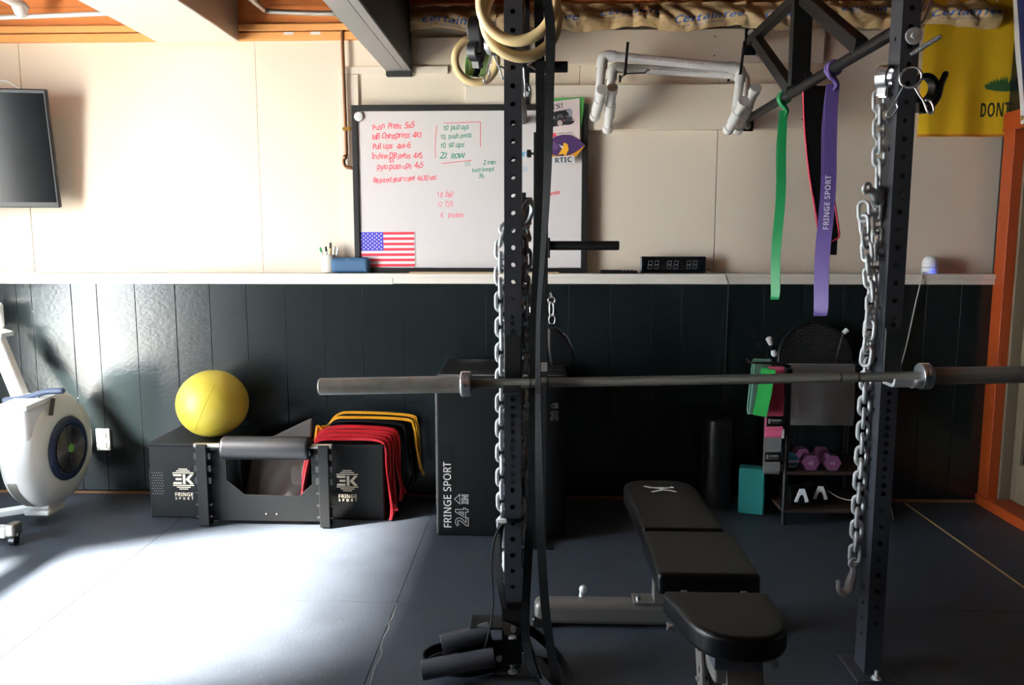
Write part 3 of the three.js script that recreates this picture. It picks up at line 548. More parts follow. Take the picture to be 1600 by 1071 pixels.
  const fs = (b) => sheet(1, 1, 14, 18, 0.0008, (u, v) => V((u - 0.5) * 0.205, (v - 0.5) * 0.25 + 0.02 * u * (v), 0.006 * (1 - v) * u + b));
  const fy = single('pet_flyer', 'white flyer with a dog photo and red paw print pinned at the whiteboard corner', 'flyer', fs(0), pm, [0.098, 1.888, zs + 0.016], null, [0, 0, 0.02]);
  const pur = printMat(512, 300, (x, w, h) => {
    const foot = () => { x.beginPath(); x.moveTo(0, h * 0.52); x.quadraticCurveTo(w * 0.5, -h * 0.46, w, h * 0.42); x.quadraticCurveTo(w * 0.52, h * 1.08, 0, h * 0.52); x.closePath(); };
    x.fillStyle = '#d8922a'; x.fillRect(0, 0, w, h); x.fillStyle = '#4b3560'; foot(); x.fill();
    x.fillStyle = '#6a5078'; x.beginPath(); x.ellipse(w * 0.25, h * 0.4, 70, 40, 0.4, 0, 7); x.fill();
    x.fillStyle = '#e5a82e'; x.beginPath(); x.moveTo(190, 220); x.lineTo(240, 160); x.lineTo(262, 95); x.lineTo(306, 112); x.lineTo(318, 170); x.lineTo(292, 208); x.lineTo(286, 262); x.lineTo(268, 262); x.lineTo(262, 214); x.lineTo(226, 214); x.closePath(); x.fill();
    x.fillStyle = '#e8e2e0'; x.beginPath(); x.moveTo(238, 156); x.lineTo(200, 110); x.lineTo(262, 140); x.closePath(); x.fill();
  }, 0.35);
  const fsz = [0.262, 0.15], sh = new THREE.Shape(); sh.moveTo(0, 0.075); sh.quadraticCurveTo(0.13, 0.205, 0.262, 0.085); sh.quadraticCurveTo(0.13, -0.075, 0, 0.075);
  const fg = new THREE.ShapeGeometry(sh, 24); { const p = fg.attributes.position, uv = fg.attributes.uv; for (let i = 0; i < p.count; i++) uv.setXY(i, p.getX(i) / 0.262, p.getY(i) / 0.15); }
  const fb = single('football_sticker', 'purple and gold football-shaped sticker at the bottom of the pet flyer', 'sticker', extrude(sh, 0.0012, 0, 1, 24), S({ color: 0xc98722, roughness: 0.5 }), [0.012, 1.715, zs + 0.024], null, [0, 0, 0.03]); fb.scale.set(0.82, 0.95, 1)
  const fpp = part('print', fg, pur, fb); fpp.position.set(0.003, 0.004, 0.0017);
  const rt = single('lettered_sticker', 'white rectangular sticker with black capital letters under the football sticker', 'sticker', [cbox(0, 0, 0, 0.112, 0.036, 0.001)], M.whitePlastic, [0.119, 1.735, zs + 0.0285], null, [0, 0, 0.07]);
  const rp = part('print', plane(0.11, 0.034), decalMat(330, 102, (x, w, h) => { x.fillStyle = '#26242a'; x.font = 'bold 104px sans-serif'; x.textAlign = 'center'; x.translate(w / 2, 0); x.scale(1.15, 1); x.fillText('RTIC', 0, h * 0.88); }), rt); rp.position.z = 0.0009;
}
// ---------------------------------------------------------------- PVC parallettes on hooks
function parallette(label, A, B, F1, F2) {       // A, B: the corners of the bar; F: foot ends [front, back] under each
  const t = thing('pipe_parallette', label, 'parallette', [0, 0, 0], null), r = 0.0212;
  const dir = B.clone().sub(A).normalize();
  const legTop = (c, s) => c.clone().addScaledVector(V(0, -1, 0), 0.04);
  part('bar', cyl(A.clone().addScaledVector(dir, 0.04), B.clone().addScaledVector(dir, -0.04), r, r, 24), M.pvc, t);
  for (const [c, s, F] of [[A, 1, F1], [B, -1, F2]]) {
    const mid = F[0].clone().lerp(F[1], 0.52), down = mid.clone().sub(c).normalize();
    part('elbow', tube([c.clone().addScaledVector(dir, s * 0.06), c.clone().addScaledVector(dir, s * 0.03), c.clone().addScaledVector(dir, s * 0.007).addScaledVector(down, 0.007), c.clone().addScaledVector(down, 0.03), c.clone().addScaledVector(down, 0.062)], r + 0.005, { n: 30, rad: 20, caps: false }), M.pvc, t);
    part('leg', cyl(c.clone().addScaledVector(down, 0.05), mid, r, r, 24), M.pvc, t);
    const fd = F[1].clone().sub(F[0]).normalize(), L = F[0].distanceTo(F[1]);
    part('foot', [cyl(F[0].clone().addScaledVector(fd, 0.012), F[1].clone().addScaledVector(fd, -0.012), r, r, 24), cyl(mid.clone().addScaledVector(fd, -0.045), mid.clone().addScaledVector(fd, 0.045), r + 0.005, r + 0.005, 24)], M.pvc, t);
    part('cap', cyl(F[0], F[0].clone().addScaledVector(fd, 0.034), r + 0.0045, r + 0.005, 28), M.pvc, t);
    part('cap', cyl(F[1].clone().addScaledVector(fd, -0.034), F[1], r + 0.005, r + 0.0045, 28), M.pvc, t);
  }
  const pr = part('print', plane(0.46, 0.012), decalMat(1024, 28, (x, w, h) => { x.fillStyle = '#9c4a54'; x.font = '20px sans-serif'; x.fillText('1-1/4 IN   PVC SCH 40   ASTM D-1785   370 PSI @ 73F   NSF-PW   1-1/4 IN  PVC SCH 40', 4, 20); }), t);
  const m = A.clone().lerp(B, 0.5); pr.position.set(m.x + 0.03, m.y - 0.004, m.z + r + 0.0008); pr.rotation.z = Math.atan2(dir.y, dir.x);
}
parallette('white pipe parallette hanging on wall hooks, the front one of two', V(0.297, 2.2, 0.135), V(0.944, 2.135, 0.135), [V(0.287, 2.022, 0.255), V(0.27, 1.935, 0.02)], [V(0.933, 1.968, 0.255), V(0.918, 1.868, 0.02)]);
parallette('white pipe parallette hanging nearest the wall behind the front one', V(0.35, 2.165, 0.04), V(0.982, 2.125, 0.04), [V(0.337, 2.04, 0.21), V(0.338, 1.88, -0.035)], [V(0.993, 2.032, 0.225), V(0.975, 1.872, -0.03)]);
for (const [x, l] of [[0.398, 'thin black wall hook under the left end of the hanging pipes'], [0.932, 'thin black wall hook under the right end of the hanging pipes']]) {
  const t = thing('wall_hook', l, 'hook', [x, 2.115, ZW + 0.036]);
  part('arm', [bar(V(0, 0.02, 0), V(0, -0.012, 0.235), 0.011, 0.005), bar(V(0, -0.012, 0.235), V(0.008, 0.13, 0.262), 0.013, 0.005)], M.plastic, t);
  part('plate', box(-0.006, 0.006, 0.0, 0.035, 0, 0.004, 0.001), M.plastic, t);
}
single('wire_hook', 'thin black wire hook sticking out sideways beside the left wall hook', 'hook', tube([V(0, 0, -0.14), V(0, -0.002, 0), V(0.02, -0.004, 0.03), V(0.07, -0.002, 0.03), V(0.1, 0.0, 0.03), V(0.108, 0.01, 0.03), V(0.118, 0.011, 0.03)], 0.003, { n: 50 }), M.plastic, [0.40, 2.125, 0.08]);
// ---------------------------------------------------------------- bands on the pull-up bar
function hangBand(name, label, m, x, z, yTop, yBot, w, text) {
  const t = thing(name, label, 'band', [x, 0, z]);
  const g = 0.011;
  const wd = (k) => V(Math.cos(0.25 + 1.0 * k), 0, Math.sin(0.25 + 1.0 * k));
  const path = [], n = 10, y1 = yTop - 0.055;
  for (let i = 0; i <= n; i++) path.push(V(-0.004 * Math.sin(i) - 0.006 * (i / n), y1 + (yBot + 0.03 - y1) * i / n, g * Math.min(1, i / 2) + 0.004));
  path.push(V(-0.006, yBot, 0.001));
  for (let i = n; i >= 0; i--) path.push(V(-0.004 * Math.sin(i) - 0.006 * (i / n) + 0.002, y1 + (yBot + 0.03 - y1) * i / n, -g * Math.min(1, i / 2) - 0.002));
  const k2 = (s) => { const u = s < 0.5 ? s * 2 : 2 - s * 2; return u; };
  part('hanging_loop', ribbon(path, w, 0.0045, (s) => { const u = k2(s), a = 0.1 + (u > 0.3 ? (u - 0.3) * 0.9 : 0); return V(Math.cos(a), 0, Math.sin(a)); }, { n: 140 }), m, t);
  for (const dz of [-0.011, 0.011]) part('hitch', tube([0, 1, 2, 3, 4, 5, 6, 7].map((i) => V(Math.cos(i / 8 * 6.2832) * 0.0225, yTop + Math.sin(i / 8 * 6.2832) * 0.0225, dz * 1.2)), 0.0065, { closed: true, n: 40, rad: 8 }).map((q) => q.scale(1, 1, 1)), m, t);
  part('knot', tube([V(-0.02, yTop - 0.012, 0.012), V(-0.016, yTop - 0.03, 0.016), V(0.0, yTop - 0.04, 0.014), V(0.012, yTop - 0.058, 0.006), V(0.006, yTop - 0.075, 0.002)], 0.0095, { n: 30, rad: 10 }), m, t);
  return t;
}
hangBand('resistance_band', 'green elastic loop band hitched over the pull-up bar', M.bandGreen, 1.032, 0.53, 1.932, 1.08, 0.034);
{
  const t = hangBand('resistance_band', 'purple elastic loop band with silver lettering hanging from the pull-up bar', M.bandPurple, 1.032, 1.095, 1.932, 1.06, 0.044);
  const m = decalMat(1024, 120, (x, w, h) => { x.fillStyle = '#bdb6c8'; x.font = 'bold 92px sans-serif'; x.textAlign = 'center'; x.save(); x.scale(1, 1); x.fillText('FRINGE SPORT', w / 2, 92, w - 30); x.restore(); });
  const p = part('print', plane(0.31, 0.035), m, t); p.position.set(-0.006, 1.465, 0.0195); p.rotation.set(0, -0.3, Math.PI / 2, 'YXZ');
}
{ // lifting belt
  const t = thing('lifting_belt', 'black tapered lifting belt with red piping hanging behind the purple band', 'belt', [1.0, 0, 0.76]);
  const s = new THREE.Shape(); s.moveTo(0.036, 1.935); s.lineTo(0.128, 1.935); s.bezierCurveTo(0.138, 1.75, 0.158, 1.55, 0.2, 1.36); s.quadraticCurveTo(0.203, 1.34, 0.186, 1.335); s.lineTo(0.13, 1.315); s.bezierCurveTo(0.1, 1.48, 0.05, 1.68, 0.036, 1.935);
  part('belt_body', extrude(s, 0.008, 0.002, 2, 20), M.bandBlack, t);
  part('piping', [tube([V(0.034, 1.935, 0.008), V(0.046, 1.78, 0.008), V(0.072, 1.6, 0.008), V(0.104, 1.45, 0.008), V(0.128, 1.315, 0.008)], 0.0042, { n: 50 }), tube([V(0.13, 1.935, 0.008), V(0.142, 1.74, 0.008), V(0.168, 1.54, 0.008), V(0.2, 1.37, 0.008), V(0.2, 1.345, 0.008), V(0.184, 1.334, 0.008), V(0.13, 1.315, 0.008)], 0.0042, { n: 60 })], M.red, t, 'red piping');
  part('strap_tail', box(0.118, 0.2, 1.275, 1.34, -0.004, 0.0, 0.001), M.bandBlack, t);
  part('hanger', [bar(V(0.075, 1.925, 0.004), V(0.05, 1.985, 0.004), 0.03, 0.003)], M.bandBlack, t);
}
// ---------------------------------------------------------------- things on the ledge
const LY = 1.171;
{
  const t = thing('interval_clock', 'black digital gym clock with unlit digits standing on the white ledge', 'clock', [0.678, LY, -0.045]);
  part('case', cbox(0, 0.043, 0, 0.328, 0.085, 0.04, 0.006, 3), M.glossBlack, t);
  const p = part('display', plane(0.305, 0.062), decalMat(760, 156, (x, w, h) => {
    x.strokeStyle = '#6a6a70'; x.lineWidth = 5;
    const seg = (ox) => { x.save(); x.translate(ox, 28); x.transform(1, 0, -0.12, 1, 10, 0); x.strokeRect(0, 0, 46, 46); x.strokeRect(0, 52, 46, 46); x.restore(); };
    for (const o of [62, 142, 300, 385, 545, 622]) seg(o);
  }, 0.2), t); p.position.set(0, 0.043, 0.0206);
  single('clock_cord', 'thin black cord running from the digital clock over the ledge edge', 'cord', tube([V(0.84, LY + 0.022, -0.045), V(0.862, LY + 0.016, -0.04), V(0.875, LY + 0.005, -0.03), V(0.9, LY + 0.004, -0.01), V(0.925, LY + 0.002, 0.015), V(0.938, LY - 0.03, 0.028), V(0.944, LY - 0.06, 0.026), V(0.947, 0.9, 0.008), V(0.95, 0.6, 0.006)], 0.0024, { n: 70, rad: 6 }), M.plastic);
}
{
  const t = thing('remote_control', 'slim black remote lying on the ledge left of the clock', 'remote', [0.402, LY, -0.03], null, [0, -0.06, 0]);
  part('body', [cbox(-0.04, 0.0085, 0, 0.105, 0.017, 0.042, 0.006, 3), cbox(0.045, 0.0075, 0, 0.1, 0.014, 0.04, 0.005, 3)], M.plastic, t);
  const b = []; for (let i = 0; i < 9; i++) for (let j = 0; j < 3; j++) b.push(cbox(-0.075 + i * 0.018, 0.0165, -0.011 + j * 0.011, 0.009, 0.003, 0.006, 0.001, 1)); part('buttons', b, M.rackPad, t);
}
{
  const t = thing('portable_speaker', 'blue rounded portable speaker on the ledge under the flag sticker', 'speaker', [-0.961, LY, -0.03]);
  part('body', cbox(0, 0.0405, 0, 0.198, 0.08, 0.058, 0.024, 6), M.speaker, t);
  const l = part('logo', plane(0.036, 0.008), decalMat(180, 40, (x, w, h) => { x.save(); x.transform(1, 0, -0.35, 1, 14, 0); x.fillStyle = '#e8ecef'; x.font = 'bold 38px sans-serif'; x.fillText('BOSE', 4, 34, 150); x.restore(); }), t); l.position.set(-0.006, 0.072, 0.0232); l.rotation.x = -0.75;
  part('foot', cbox(0, 0.0015, 0, 0.13, 0.003, 0.036, 0.001), M.plastic, t);
}
{
  const t = thing('pen_cup', 'whitish round cup for pens on the ledge beside the blue speaker', 'cup', [-1.078, LY, -0.045]);
  part('cup', lathe([[0, 0.001], [0.034, 0.001], [0.037, 0.006], [0.0405, 0.092], [0.0385, 0.093], [0.035, 0.008], [0, 0.006]], 36), S({ color: 0xd8d2c6, roughness: 0.7 }), t);
  const P = [[-0.016, -0.03, 'white marker with a green tip leaning far left in the cup', 0x2f9a55], [-0.004, -0.012, 'white marker with a black cap left of the middle in the cup', 0x18181a], [0.006, 0.004, 'tallest marker in the cup, tan with a dark cap', 0x3a2a22], [0.014, 0.018, 'white marker leaning right in the cup, next to the outermost one', 0xd8d8d8], [0.02, 0.034, 'white marker leaning furthest right in the cup', 0xcfcfcf]];
  P.forEach(([x, dx, l, c], i) => {
    const q = thing('marker', l, 'marker', [-1.078 + x, LY + 0.01, -0.045]), a = V(0, 0, 0), b = V(dx, i === 2 ? 0.145 : 0.12 + 0.005 * (i % 2), 0.004 * (i - 2)), m = a.clone().lerp(b, 0.8);
    part('barrel', cyl(a, m, 0.0062, 0.0062, 14), i === 2 ? M.palewood : M.whitePlastic, q); part('cap', [cyl(m, b, 0.0066, 0.005, 14)], S({ color: c, roughness: 0.45 }), q);
  });
}
{
  const t = thing('security_camera', 'small white dome-topped camera with a blue light on the ledge at the right', 'camera', [1.957, LY, -0.04]);
  part('body', lathe([[0, 0], [0.036, 0], [0.038, 0.004], [0.0375, 0.05], [0.035, 0.066], [0.027, 0.08], [0.014, 0.087], [0, 0.089]], 40), M.whitePlastic, t);
  part('seam_ring', new THREE.TorusGeometry(0.038, 0.0012, 6, 40).rotateX(Math.PI / 2).translate(0, 0.032, 0), M.clothGrey, t);
  part('status_light', new THREE.SphereGeometry(0.004, 12, 8).translate(-0.002, 0.013, 0.0365), S({ color: 0x2244ff, emissive: 0x3355ff, emissiveIntensity: 3 }), t);
  const lp = new THREE.PointLight(0x3355ff, 0.0025, 0.6); lp.position.set(-0.002, 0.013, 0.046); lp.castShadow = true; t.add(lp);
  single('camera_cord', 'pale thin cord hanging down the dark wall from the white camera', 'cord', tube([V(1.935, LY + 0.008, -0.02), V(1.9, LY + 0.003, 0.01), V(1.885, LY - 0.03, 0.03), V(1.87, 1.0, 0.012), V(1.84, 0.8, 0.01), V(1.81, 0.66, 0.008), V(1.78, 0.5, 0.006), V(1.70, 0.3, 0.006), V(1.55, 0.2, 0.01)], 0.0028, { n: 80, rad: 6 }), M.cord);
}
{ // outlet
  const t = thing('wall_outlet', 'white electrical outlet plate on the dark wall beside the rowing machine', 'outlet', [-2.292, 0.294, 0.001]);
  part('plate', cbox(0, 0, 0.003, 0.074, 0.117, 0.006, 0.003, 2), M.whitePlastic, t);
  for (const s of [-1, 1]) { const r = part('receptacle', cbox(0, s * 0.024, 0.0065, 0.033, 0.028, 0.003, 0.0012), M.whitePlastic, t); part('slots', [cbox(-0.006, s * 0.024, 0.0082, 0.002, 0.008, 0.001), cbox(0.006, s * 0.024, 0.0082, 0.002, 0.008, 0.001)], M.plastic, r); }
}
{ // TV
  const t = thing('television', 'black flat television tilted down on the white wall at the left edge', 'television', [-2.88, 1.787, 0.115], null, [0.13, 0.16, -0.02]);
  part('bezel', cbox(0, 0, 0, 0.92, 0.575, 0.03, 0.006, 2), M.plastic, t);
  part('screen', cbox(0, 0.004, 0.0155, 0.896, 0.528, 0.002), PH({ color: 0x07090d, roughness: 0.16, specularIntensity: 0.45 }), t);
  part('back_cover', cbox(0, -0.02, -0.03, 0.6, 0.36, 0.04, 0.015), M.plastic, t);
  part('wall_arm', [bar(V(0, 0.05, -0.05), V(0, 0.0, -0.15), 0.06, 0.08), cbox(0, 0, -0.15, 0.2, 0.3, 0.02, 0.003)], M.rack, t);
  single('tv_cable', 'thin white cable arching over the top corner of the television', 'cable', tube([V(-2.84, 1.86, 0.185), V(-2.77, 1.96, 0.185), V(-2.68, 2.04, 0.19), V(-2.6, 2.085, 0.185), V(-2.56, 2.095, 0.165), V(-2.54, 2.07, 0.09)], 0.0035, { n: 50 }), M.whitePlastic);
}
// ---------------------------------------------------------------- flags
{
  const w = 1.05, h = 0.72;
  const fm = printMat(1400, 960, (x) => {
    x.fillStyle = '#e6b80e'; x.fillRect(0, 0, 1400, 960); x.fillStyle = '#1d2a14';
    x.font = 'bold 126px sans-serif'; x.save(); x.scale(0.82, 1); x.fillText("DONT TREAD ON ME", 765, 832); x.restore();
    x.fillStyle = '#2c5a2a'; for (let i = 0; i < 46; i++) { const a = i / 45, bx = 690 + a * 330, h = 30 + 60 * Math.sin(Math.min(1, a * 1.4) * Math.PI * 0.8) * R(0.6, 1); x.beginPath(); x.moveTo(bx - 16, 655); x.lineTo(bx - 30 + 60 * a * R(0.4, 1.2) - 8, 655 - h); x.lineTo(bx + 16, 655); x.lineTo(bx - 10 + R(-8, 8), 655 + 22 * Math.sin(a * 3)); x.fill(); }
    x.fillStyle = '#c77a12'; x.fillRect(0, 944, 1400, 16);
  }, 0.8);
  single('yellow_flag', 'yellow flag with dark lettering pinned on the wall in the right corner', 'flag', sheet(1, 1, 60, 24, 0.0012, (u, v) => V((u - 0.5) * w, (v - 0.5) * h, 0.006 * Math.sin(u * 23) * (1 - v) + 0.008 * Math.sin(u * 9 + v * 2))), fm, [2.205, 2.205, ZW + 0.03], null, [0, 0, 0]).scale.set(0.64, 1, 1);
  const nv = thing('navy_flag', 'navy blue flag with a white hem hanging on the right wall over the orange door', 'flag', [XR - 0.115, 0, 0]);
  part('cloth', sheet(1, 1, 40, 20, 0.002, (u, v) => V(-0.02 * Math.sin(u * 16) - 0.012 * Math.sin(u * 7), 1.86 + v * 0.66, 0.28 - 0.16 * v + u * (0.8 + 0.1 * v))), M.flagNavy, nv);
  part('hem', sheet(1, 1, 4, 20, 0.003, (u, v) => V(0.003 * Math.sin(v * 9), 1.858 + v * 0.662, 0.28 - 0.16 * v - 0.034 + u * 0.036)), M.whitePlastic, nv, 'white hem');
  part('grommet', new THREE.TorusGeometry(0.009, 0.003, 8, 18).rotateY(Math.PI / 2).translate(-0.004, 1.885, 0.255), M.brass, nv);
}
// ---------------------------------------------------------------- insulation, duct, pipes
{
  const km = (k) => S({ map: canvasTex(512, 256, (x, w, h) => { x.fillStyle = ['#cdb184', '#d3b98e', '#c6a879'][k % 3]; x.fillRect(0, 0, w, h); x.save(); x.translate(k * 37 % 90 + 60, 196 - k % 3 * 30); x.rotate(0.05 - 0.03 * k); x.fillStyle = '#3f63ae'; x.font = 'bold italic 78px sans-serif'; x.fillText('CertainTeed', 0, 0); x.font = '20px sans-serif'; x.fillText('R-19   UNFACED THIS SIDE', 60, 32); x.restore(); }), roughness: 0.7, bumpMap: kraftBump, bumpScale: 0.005 });
  const L = ['left end of the crumpled kraft insulation, beside the beam', 'crumpled kraft insulation behind the hanging wooden rings', 'kraft insulation with blue lettering above the whiteboard corner', 'kraft insulation with deep folds above the hanging white pipes', 'kraft insulation with a blue square above the right end of the white pipes', 'kraft insulation behind the truss brace and the pull-up bar', 'kraft insulation right of the right upright, behind the yellow flag'];
  for (let k = 0; k < 7; k++) {
    const x0 = -0.635 + k * 0.405, w = 0.42, s = k * 5.3;
    single('insulation_batt', L[k], 'insulation', sheet(1, 1, 40, 14, 0.003, (u, v) => {
      const n = fbm((u * 0.5 + k * 0.13) % 1, v * 0.5, 6, 4, 4, 70 + k) - 0.5, f = Math.abs(Math.sin(u * 11 + s + 3 * v + 5 * n)) * 0.022;
      return V(x0 + u * w + 0.01 * n, 2.365 + 0.012 * Math.sin(u * 5 + s) * (1 - v) + v * 0.122, ZW + 0.028 + 0.05 * Math.sin(Math.PI * Math.min(1, v * 1.1 + 0.05)) + 0.05 * n + f + (k % 2) * 0.004);
    }), km(k), [0, 0, 0]);
  }
  const d = structGroup('duct');
  const dm = M.duct;
  struct('duct_body', metric(box(-1.915, -1.503, 2.322, 2.58, ZW + 0.045, ZF - 0.1, 0.002)), dm, d);
  part('duct_side', metric(box(-1.503, -1.4995, 2.325, 2.58, ZW + 0.05, ZF - 0.1, 0.001)), M.galv, d);
  single('grey_pipe', 'grey metal conduit running along the ceiling and turning along the wall left of the beam', 'pipe', tube([V(-1.33, 2.44, 3.0), V(-1.33, 2.44, 1.2), V(-1.33, 2.44, 0.12), V(-1.325, 2.44, 0.06), V(-1.30, 2.44, 0.035), V(-1.1, 2.432, 0.03), V(-1.0, 2.43, 0.03), V(-0.985, 2.428, 0.0), V(-0.985, 2.425, -0.06)], 0.0125, { n: 160, rad: 12, tension: 0.3 }), M.galv);
  const cp = thing('copper_pipe', 'thin brown copper pipe running down the white wall left of the whiteboard', 'pipe', [-0.985, 0, ZW + 0.03]);
  part('riser', tube([V(0, 2.44, 0.004), V(0, 2.3, 0), V(0.004, 2.0, 0), V(0.006, 1.79, 0), V(0.002, 1.76, 0.004), V(-0.006, 1.745, 0.004), V(-0.008, 1.725, 0.004), V(0.004, 1.708, 0), V(0.03, 1.702, 0)], 0.0085, { n: 120, rad: 12 }), M.copper, cp);
  part('clip', [cbox(0.012, 1.897, 0, 0.044, 0.016, 0.02, 0.002)], M.brass, cp, 'brass clip');
  part('elbow', new THREE.SphereGeometry(0.0125, 14, 10).translate(0.0, 1.757, 0.004), M.copper, cp);
  single('white_pipe', 'white plastic pipe running along the orange rim boards at the upper left', 'pipe', tube([V(-3.3, 2.415, 0.03), V(-2.6, 2.428, 0.03), V(-2.0, 2.445, 0.03), V(-1.93, 2.447, 0.03)], 0.0115, { n: 40, rad: 12 }), M.whitePlastic);
  const wp = thing('white_vent_pipe', 'white pipe dropping across the orange joists at the far upper left', 'pipe', [0, 0, 0]);
  part('run', tube([V(-2.64, 2.52, 0.55), V(-2.58, 2.505, 0.3), V(-2.52, 2.47, 0.075), V(-2.53, 2.44, 0.06)], 0.025, { n: 40, rad: 16 }), M.whitePlastic, wp);
  part('coupling', cyl(V(-2.527, 2.475, 0.09), V(-2.531, 2.44, 0.06), 0.03, 0.03, 20), M.whitePlastic, wp);
  for (const [x, l] of [[-1.255, 'left of two small white paper tags on the sill plate'], [-1.12, 'right of two small white paper tags on the sill plate']]) single('paper_tag', l, 'tag', [box(x - 0.025, x + 0.025, 2.357, 2.371, ZW + 0.0305, ZW + 0.0315)], M.whitePlastic);
}

// ================================================================ FLOOR THINGS
{ // rowing machine, flywheel by the wall, rail coming towards the viewer's left
  const t = thing('rowing_machine', 'light grey rowing machine with a big caged flywheel by the dark wall', 'rower', [0, 0, 0]);
  const cx = -2.27, cy = 0.338, cz = 0.345;
  const ax = (g) => g.rotateZ(-Math.PI / 2).translate(cx, cy, cz);       // lathe axis to +x
  const hs = part('flywheel_housing', ax(lathe([[0.15, -0.012], [0.158, -0.004], [0.175, -0.003], [0.215, -0.008], [0.25, -0.028], [0.272, -0.058], [0.281, -0.095], [0.281, -0.13], [0.272, -0.155], [0.25, -0.172], [0.2, -0.182], [0, -0.184]], 72)), M.rowWhite, t);
  const band = []; for (const [a0, a1] of [[2.0, 2.75], [3.5, 4.2]]) { const s = new THREE.Shape(); s.absarc(0, 0, 0.2835, a0, a1, false); s.absarc(0, 0, 0.279, a1, a0, true); band.push(extrude(s, 0.04, 0, 1, 24).rotateY(Math.PI / 2).translate(cx - 0.135, cy, cz)); }
  for (const b of band) part('vent_band', b, M.galv, hs);
  const cg = part('fan_cage', ax(lathe([[0.155, -0.006], [0.15, 0.006], [0.138, 0.012], [0.121, 0.01], [0.117, 0.004], [0.117, -0.03]], 64)), M.navy, t);
  part('fan', ax(lathe([[0.0, -0.03], [0.118, -0.03], [0.118, -0.034]], 48)), M.plastic, cg);
  const rings = []; for (let k = 0; k < 11; k++) rings.push(new THREE.TorusGeometry(0.022 + k * 0.0088, 0.0012, 5, 56).rotateY(Math.PI / 2).translate(cx + 0.011, cy, cz));
  part('cage_ring', rings, M.galv, cg);
  const spk = []; for (let k = 0; k < 8; k++) { const a = k * Math.PI / 4; spk.push(cyl(V(cx + 0.01, cy, cz), V(cx + 0.0095, cy + Math.sin(a) * 0.12, cz + Math.cos(a) * 0.12), 0.0022, 0.0022, 8)); }
  part('cage_spoke', spk, M.navy, cg);
  part('hub_badge', ax(lathe([[0, 0.018], [0.016, 0.018], [0.0205, 0.013], [0.0205, 0.002], [0, 0.002]], 32)), M.greenHub, cg);
  const bl = []; for (let k = 0; k < 12; k++) bl.push(box(-0.008, 0.008, 0.03, 0.113, -0.001, 0.001).rotateY(0.5).rotateX(k * Math.PI / 6).translate(cx - 0.02, cy, cz)); part('blade', bl, M.plastic, cg);
  part('bottom_tray', [box(cx - 0.17, cx - 0.045, 0.036, 0.062, cz - 0.02, cz + 0.12, 0.01), box(cx - 0.15, cx - 0.06, 0.05, 0.12, cz, cz + 0.09, 0.01)], M.whitePlastic, t);
  part('main_housing', [box(-2.455, -2.30, 0.42, 0.585, 0.36, 0.60, 0.03, 4), bar(V(-2.37, 0.585, 0.6), V(-2.37, 0.6, 0.35), 0.15, 0.02)], M.whitePlastic, t);
  part('damper_lever', bar(V(cx - 0.01, cy + 0.26, cz + 0.08), V(cx + 0.005, cy + 0.19, cz + 0.13), 0.02, 0.012), M.plastic, t);
  part('monitor_arm', bar(V(-2.49, 0.36, 0.24), V(-2.71, 0.86, 0.17), 0.07, 0.06, 0, 0.018), M.whitePlastic, t);
  const mon = part('monitor', cbox(-2.76, 0.96, 0.13, 0.13, 0.13, 0.04, 0.015, 3), M.whitePlastic, t);
  part('monitor_screen', cbox(-2.76, 0.965, 0.151, 0.1, 0.08, 0.003), M.glossBlack, mon);
  part('monitor_tray', bar(V(-2.76, 0.905, 0.16), V(-2.655, 0.868, 0.16), 0.025, 0.1, 0, 0.006), M.whitePlastic, t);
  const gp = part('handle', tube([V(-2.50, 0.59, 0.44), V(-2.42, 0.6, 0.44), V(-2.35, 0.618, 0.44), V(-2.30, 0.632, 0.44), V(-2.225, 0.638, 0.44)], 0.0145, { n: 50, rad: 14 }), M.gripBlue, t);
  part('handle_hook', [tube([V(-2.36, 0.612, 0.44), V(-2.385, 0.58, 0.45), V(-2.41, 0.56, 0.45)], 0.006, { n: 16 }), tube([V(-2.335, 0.62, 0.44), V(-2.35, 0.585, 0.45), V(-2.39, 0.555, 0.46)], 0.006, { n: 16 })], M.galv, gp);
  part('chain_guide', [cyl(V(-2.44, 0.57, 0.46), V(-2.44, 0.57, 0.485), 0.014, 0.014, 14), cyl(V(-2.405, 0.575, 0.46), V(-2.405, 0.575, 0.485), 0.011, 0.011, 14)], M.whitePlastic, t);
  part('footrest', [cbox(-2.62, 0.33, 0.75, 0.12, 0.3, 0.03, 0.01).applyMatrix4(new THREE.Matrix4()), cbox(-2.42, 0.33, 0.82, 0.02, 0.02, 0.1, 0.004)], M.plastic, t);
  part('rail', bar(V(-2.52, 0.34, 0.55), V(-2.52, 0.36, 2.75), 0.06, 0.1, 0, 0.008), M.galv, t);
  part('seat', [cbox(-2.52, 0.45, 1.9, 0.3, 0.04, 0.24, 0.02, 3), cbox(-2.52, 0.4, 1.9, 0.14, 0.07, 0.18, 0.01)], M.plastic, t);
  part('rear_leg', [bar(V(-2.52, 0.36, 2.7), V(-2.52, 0.03, 2.75), 0.06, 0.05), bar(V(-2.72, 0.025, 2.75), V(-2.32, 0.025, 2.75), 0.05, 0.05)], M.rowWhite, t);
  part('front_leg', [bar(V(-2.78, 0.05, 0.705), V(-2.345, 0.052, 0.705), 0.05, 0.055, 0, 0.01), bar(V(-2.56, 0.07, 0.7), V(-2.47, 0.32, 0.6), 0.05, 0.05, 0, 0.01)], M.rowWhite, t);
  const ft = part('foot_cap', cbox(-2.325, 0.062, 0.705, 0.045, 0.062, 0.062, 0.012), M.galv, t);
  part('caster', [cyl(V(-2.318, 0.022, 0.735), V(-2.294, 0.022, 0.735), 0.021, 0.021, 20), bar(V(-2.306, 0.05, 0.715), V(-2.306, 0.02, 0.738), 0.034, 0.012)], M.plastic, ft);
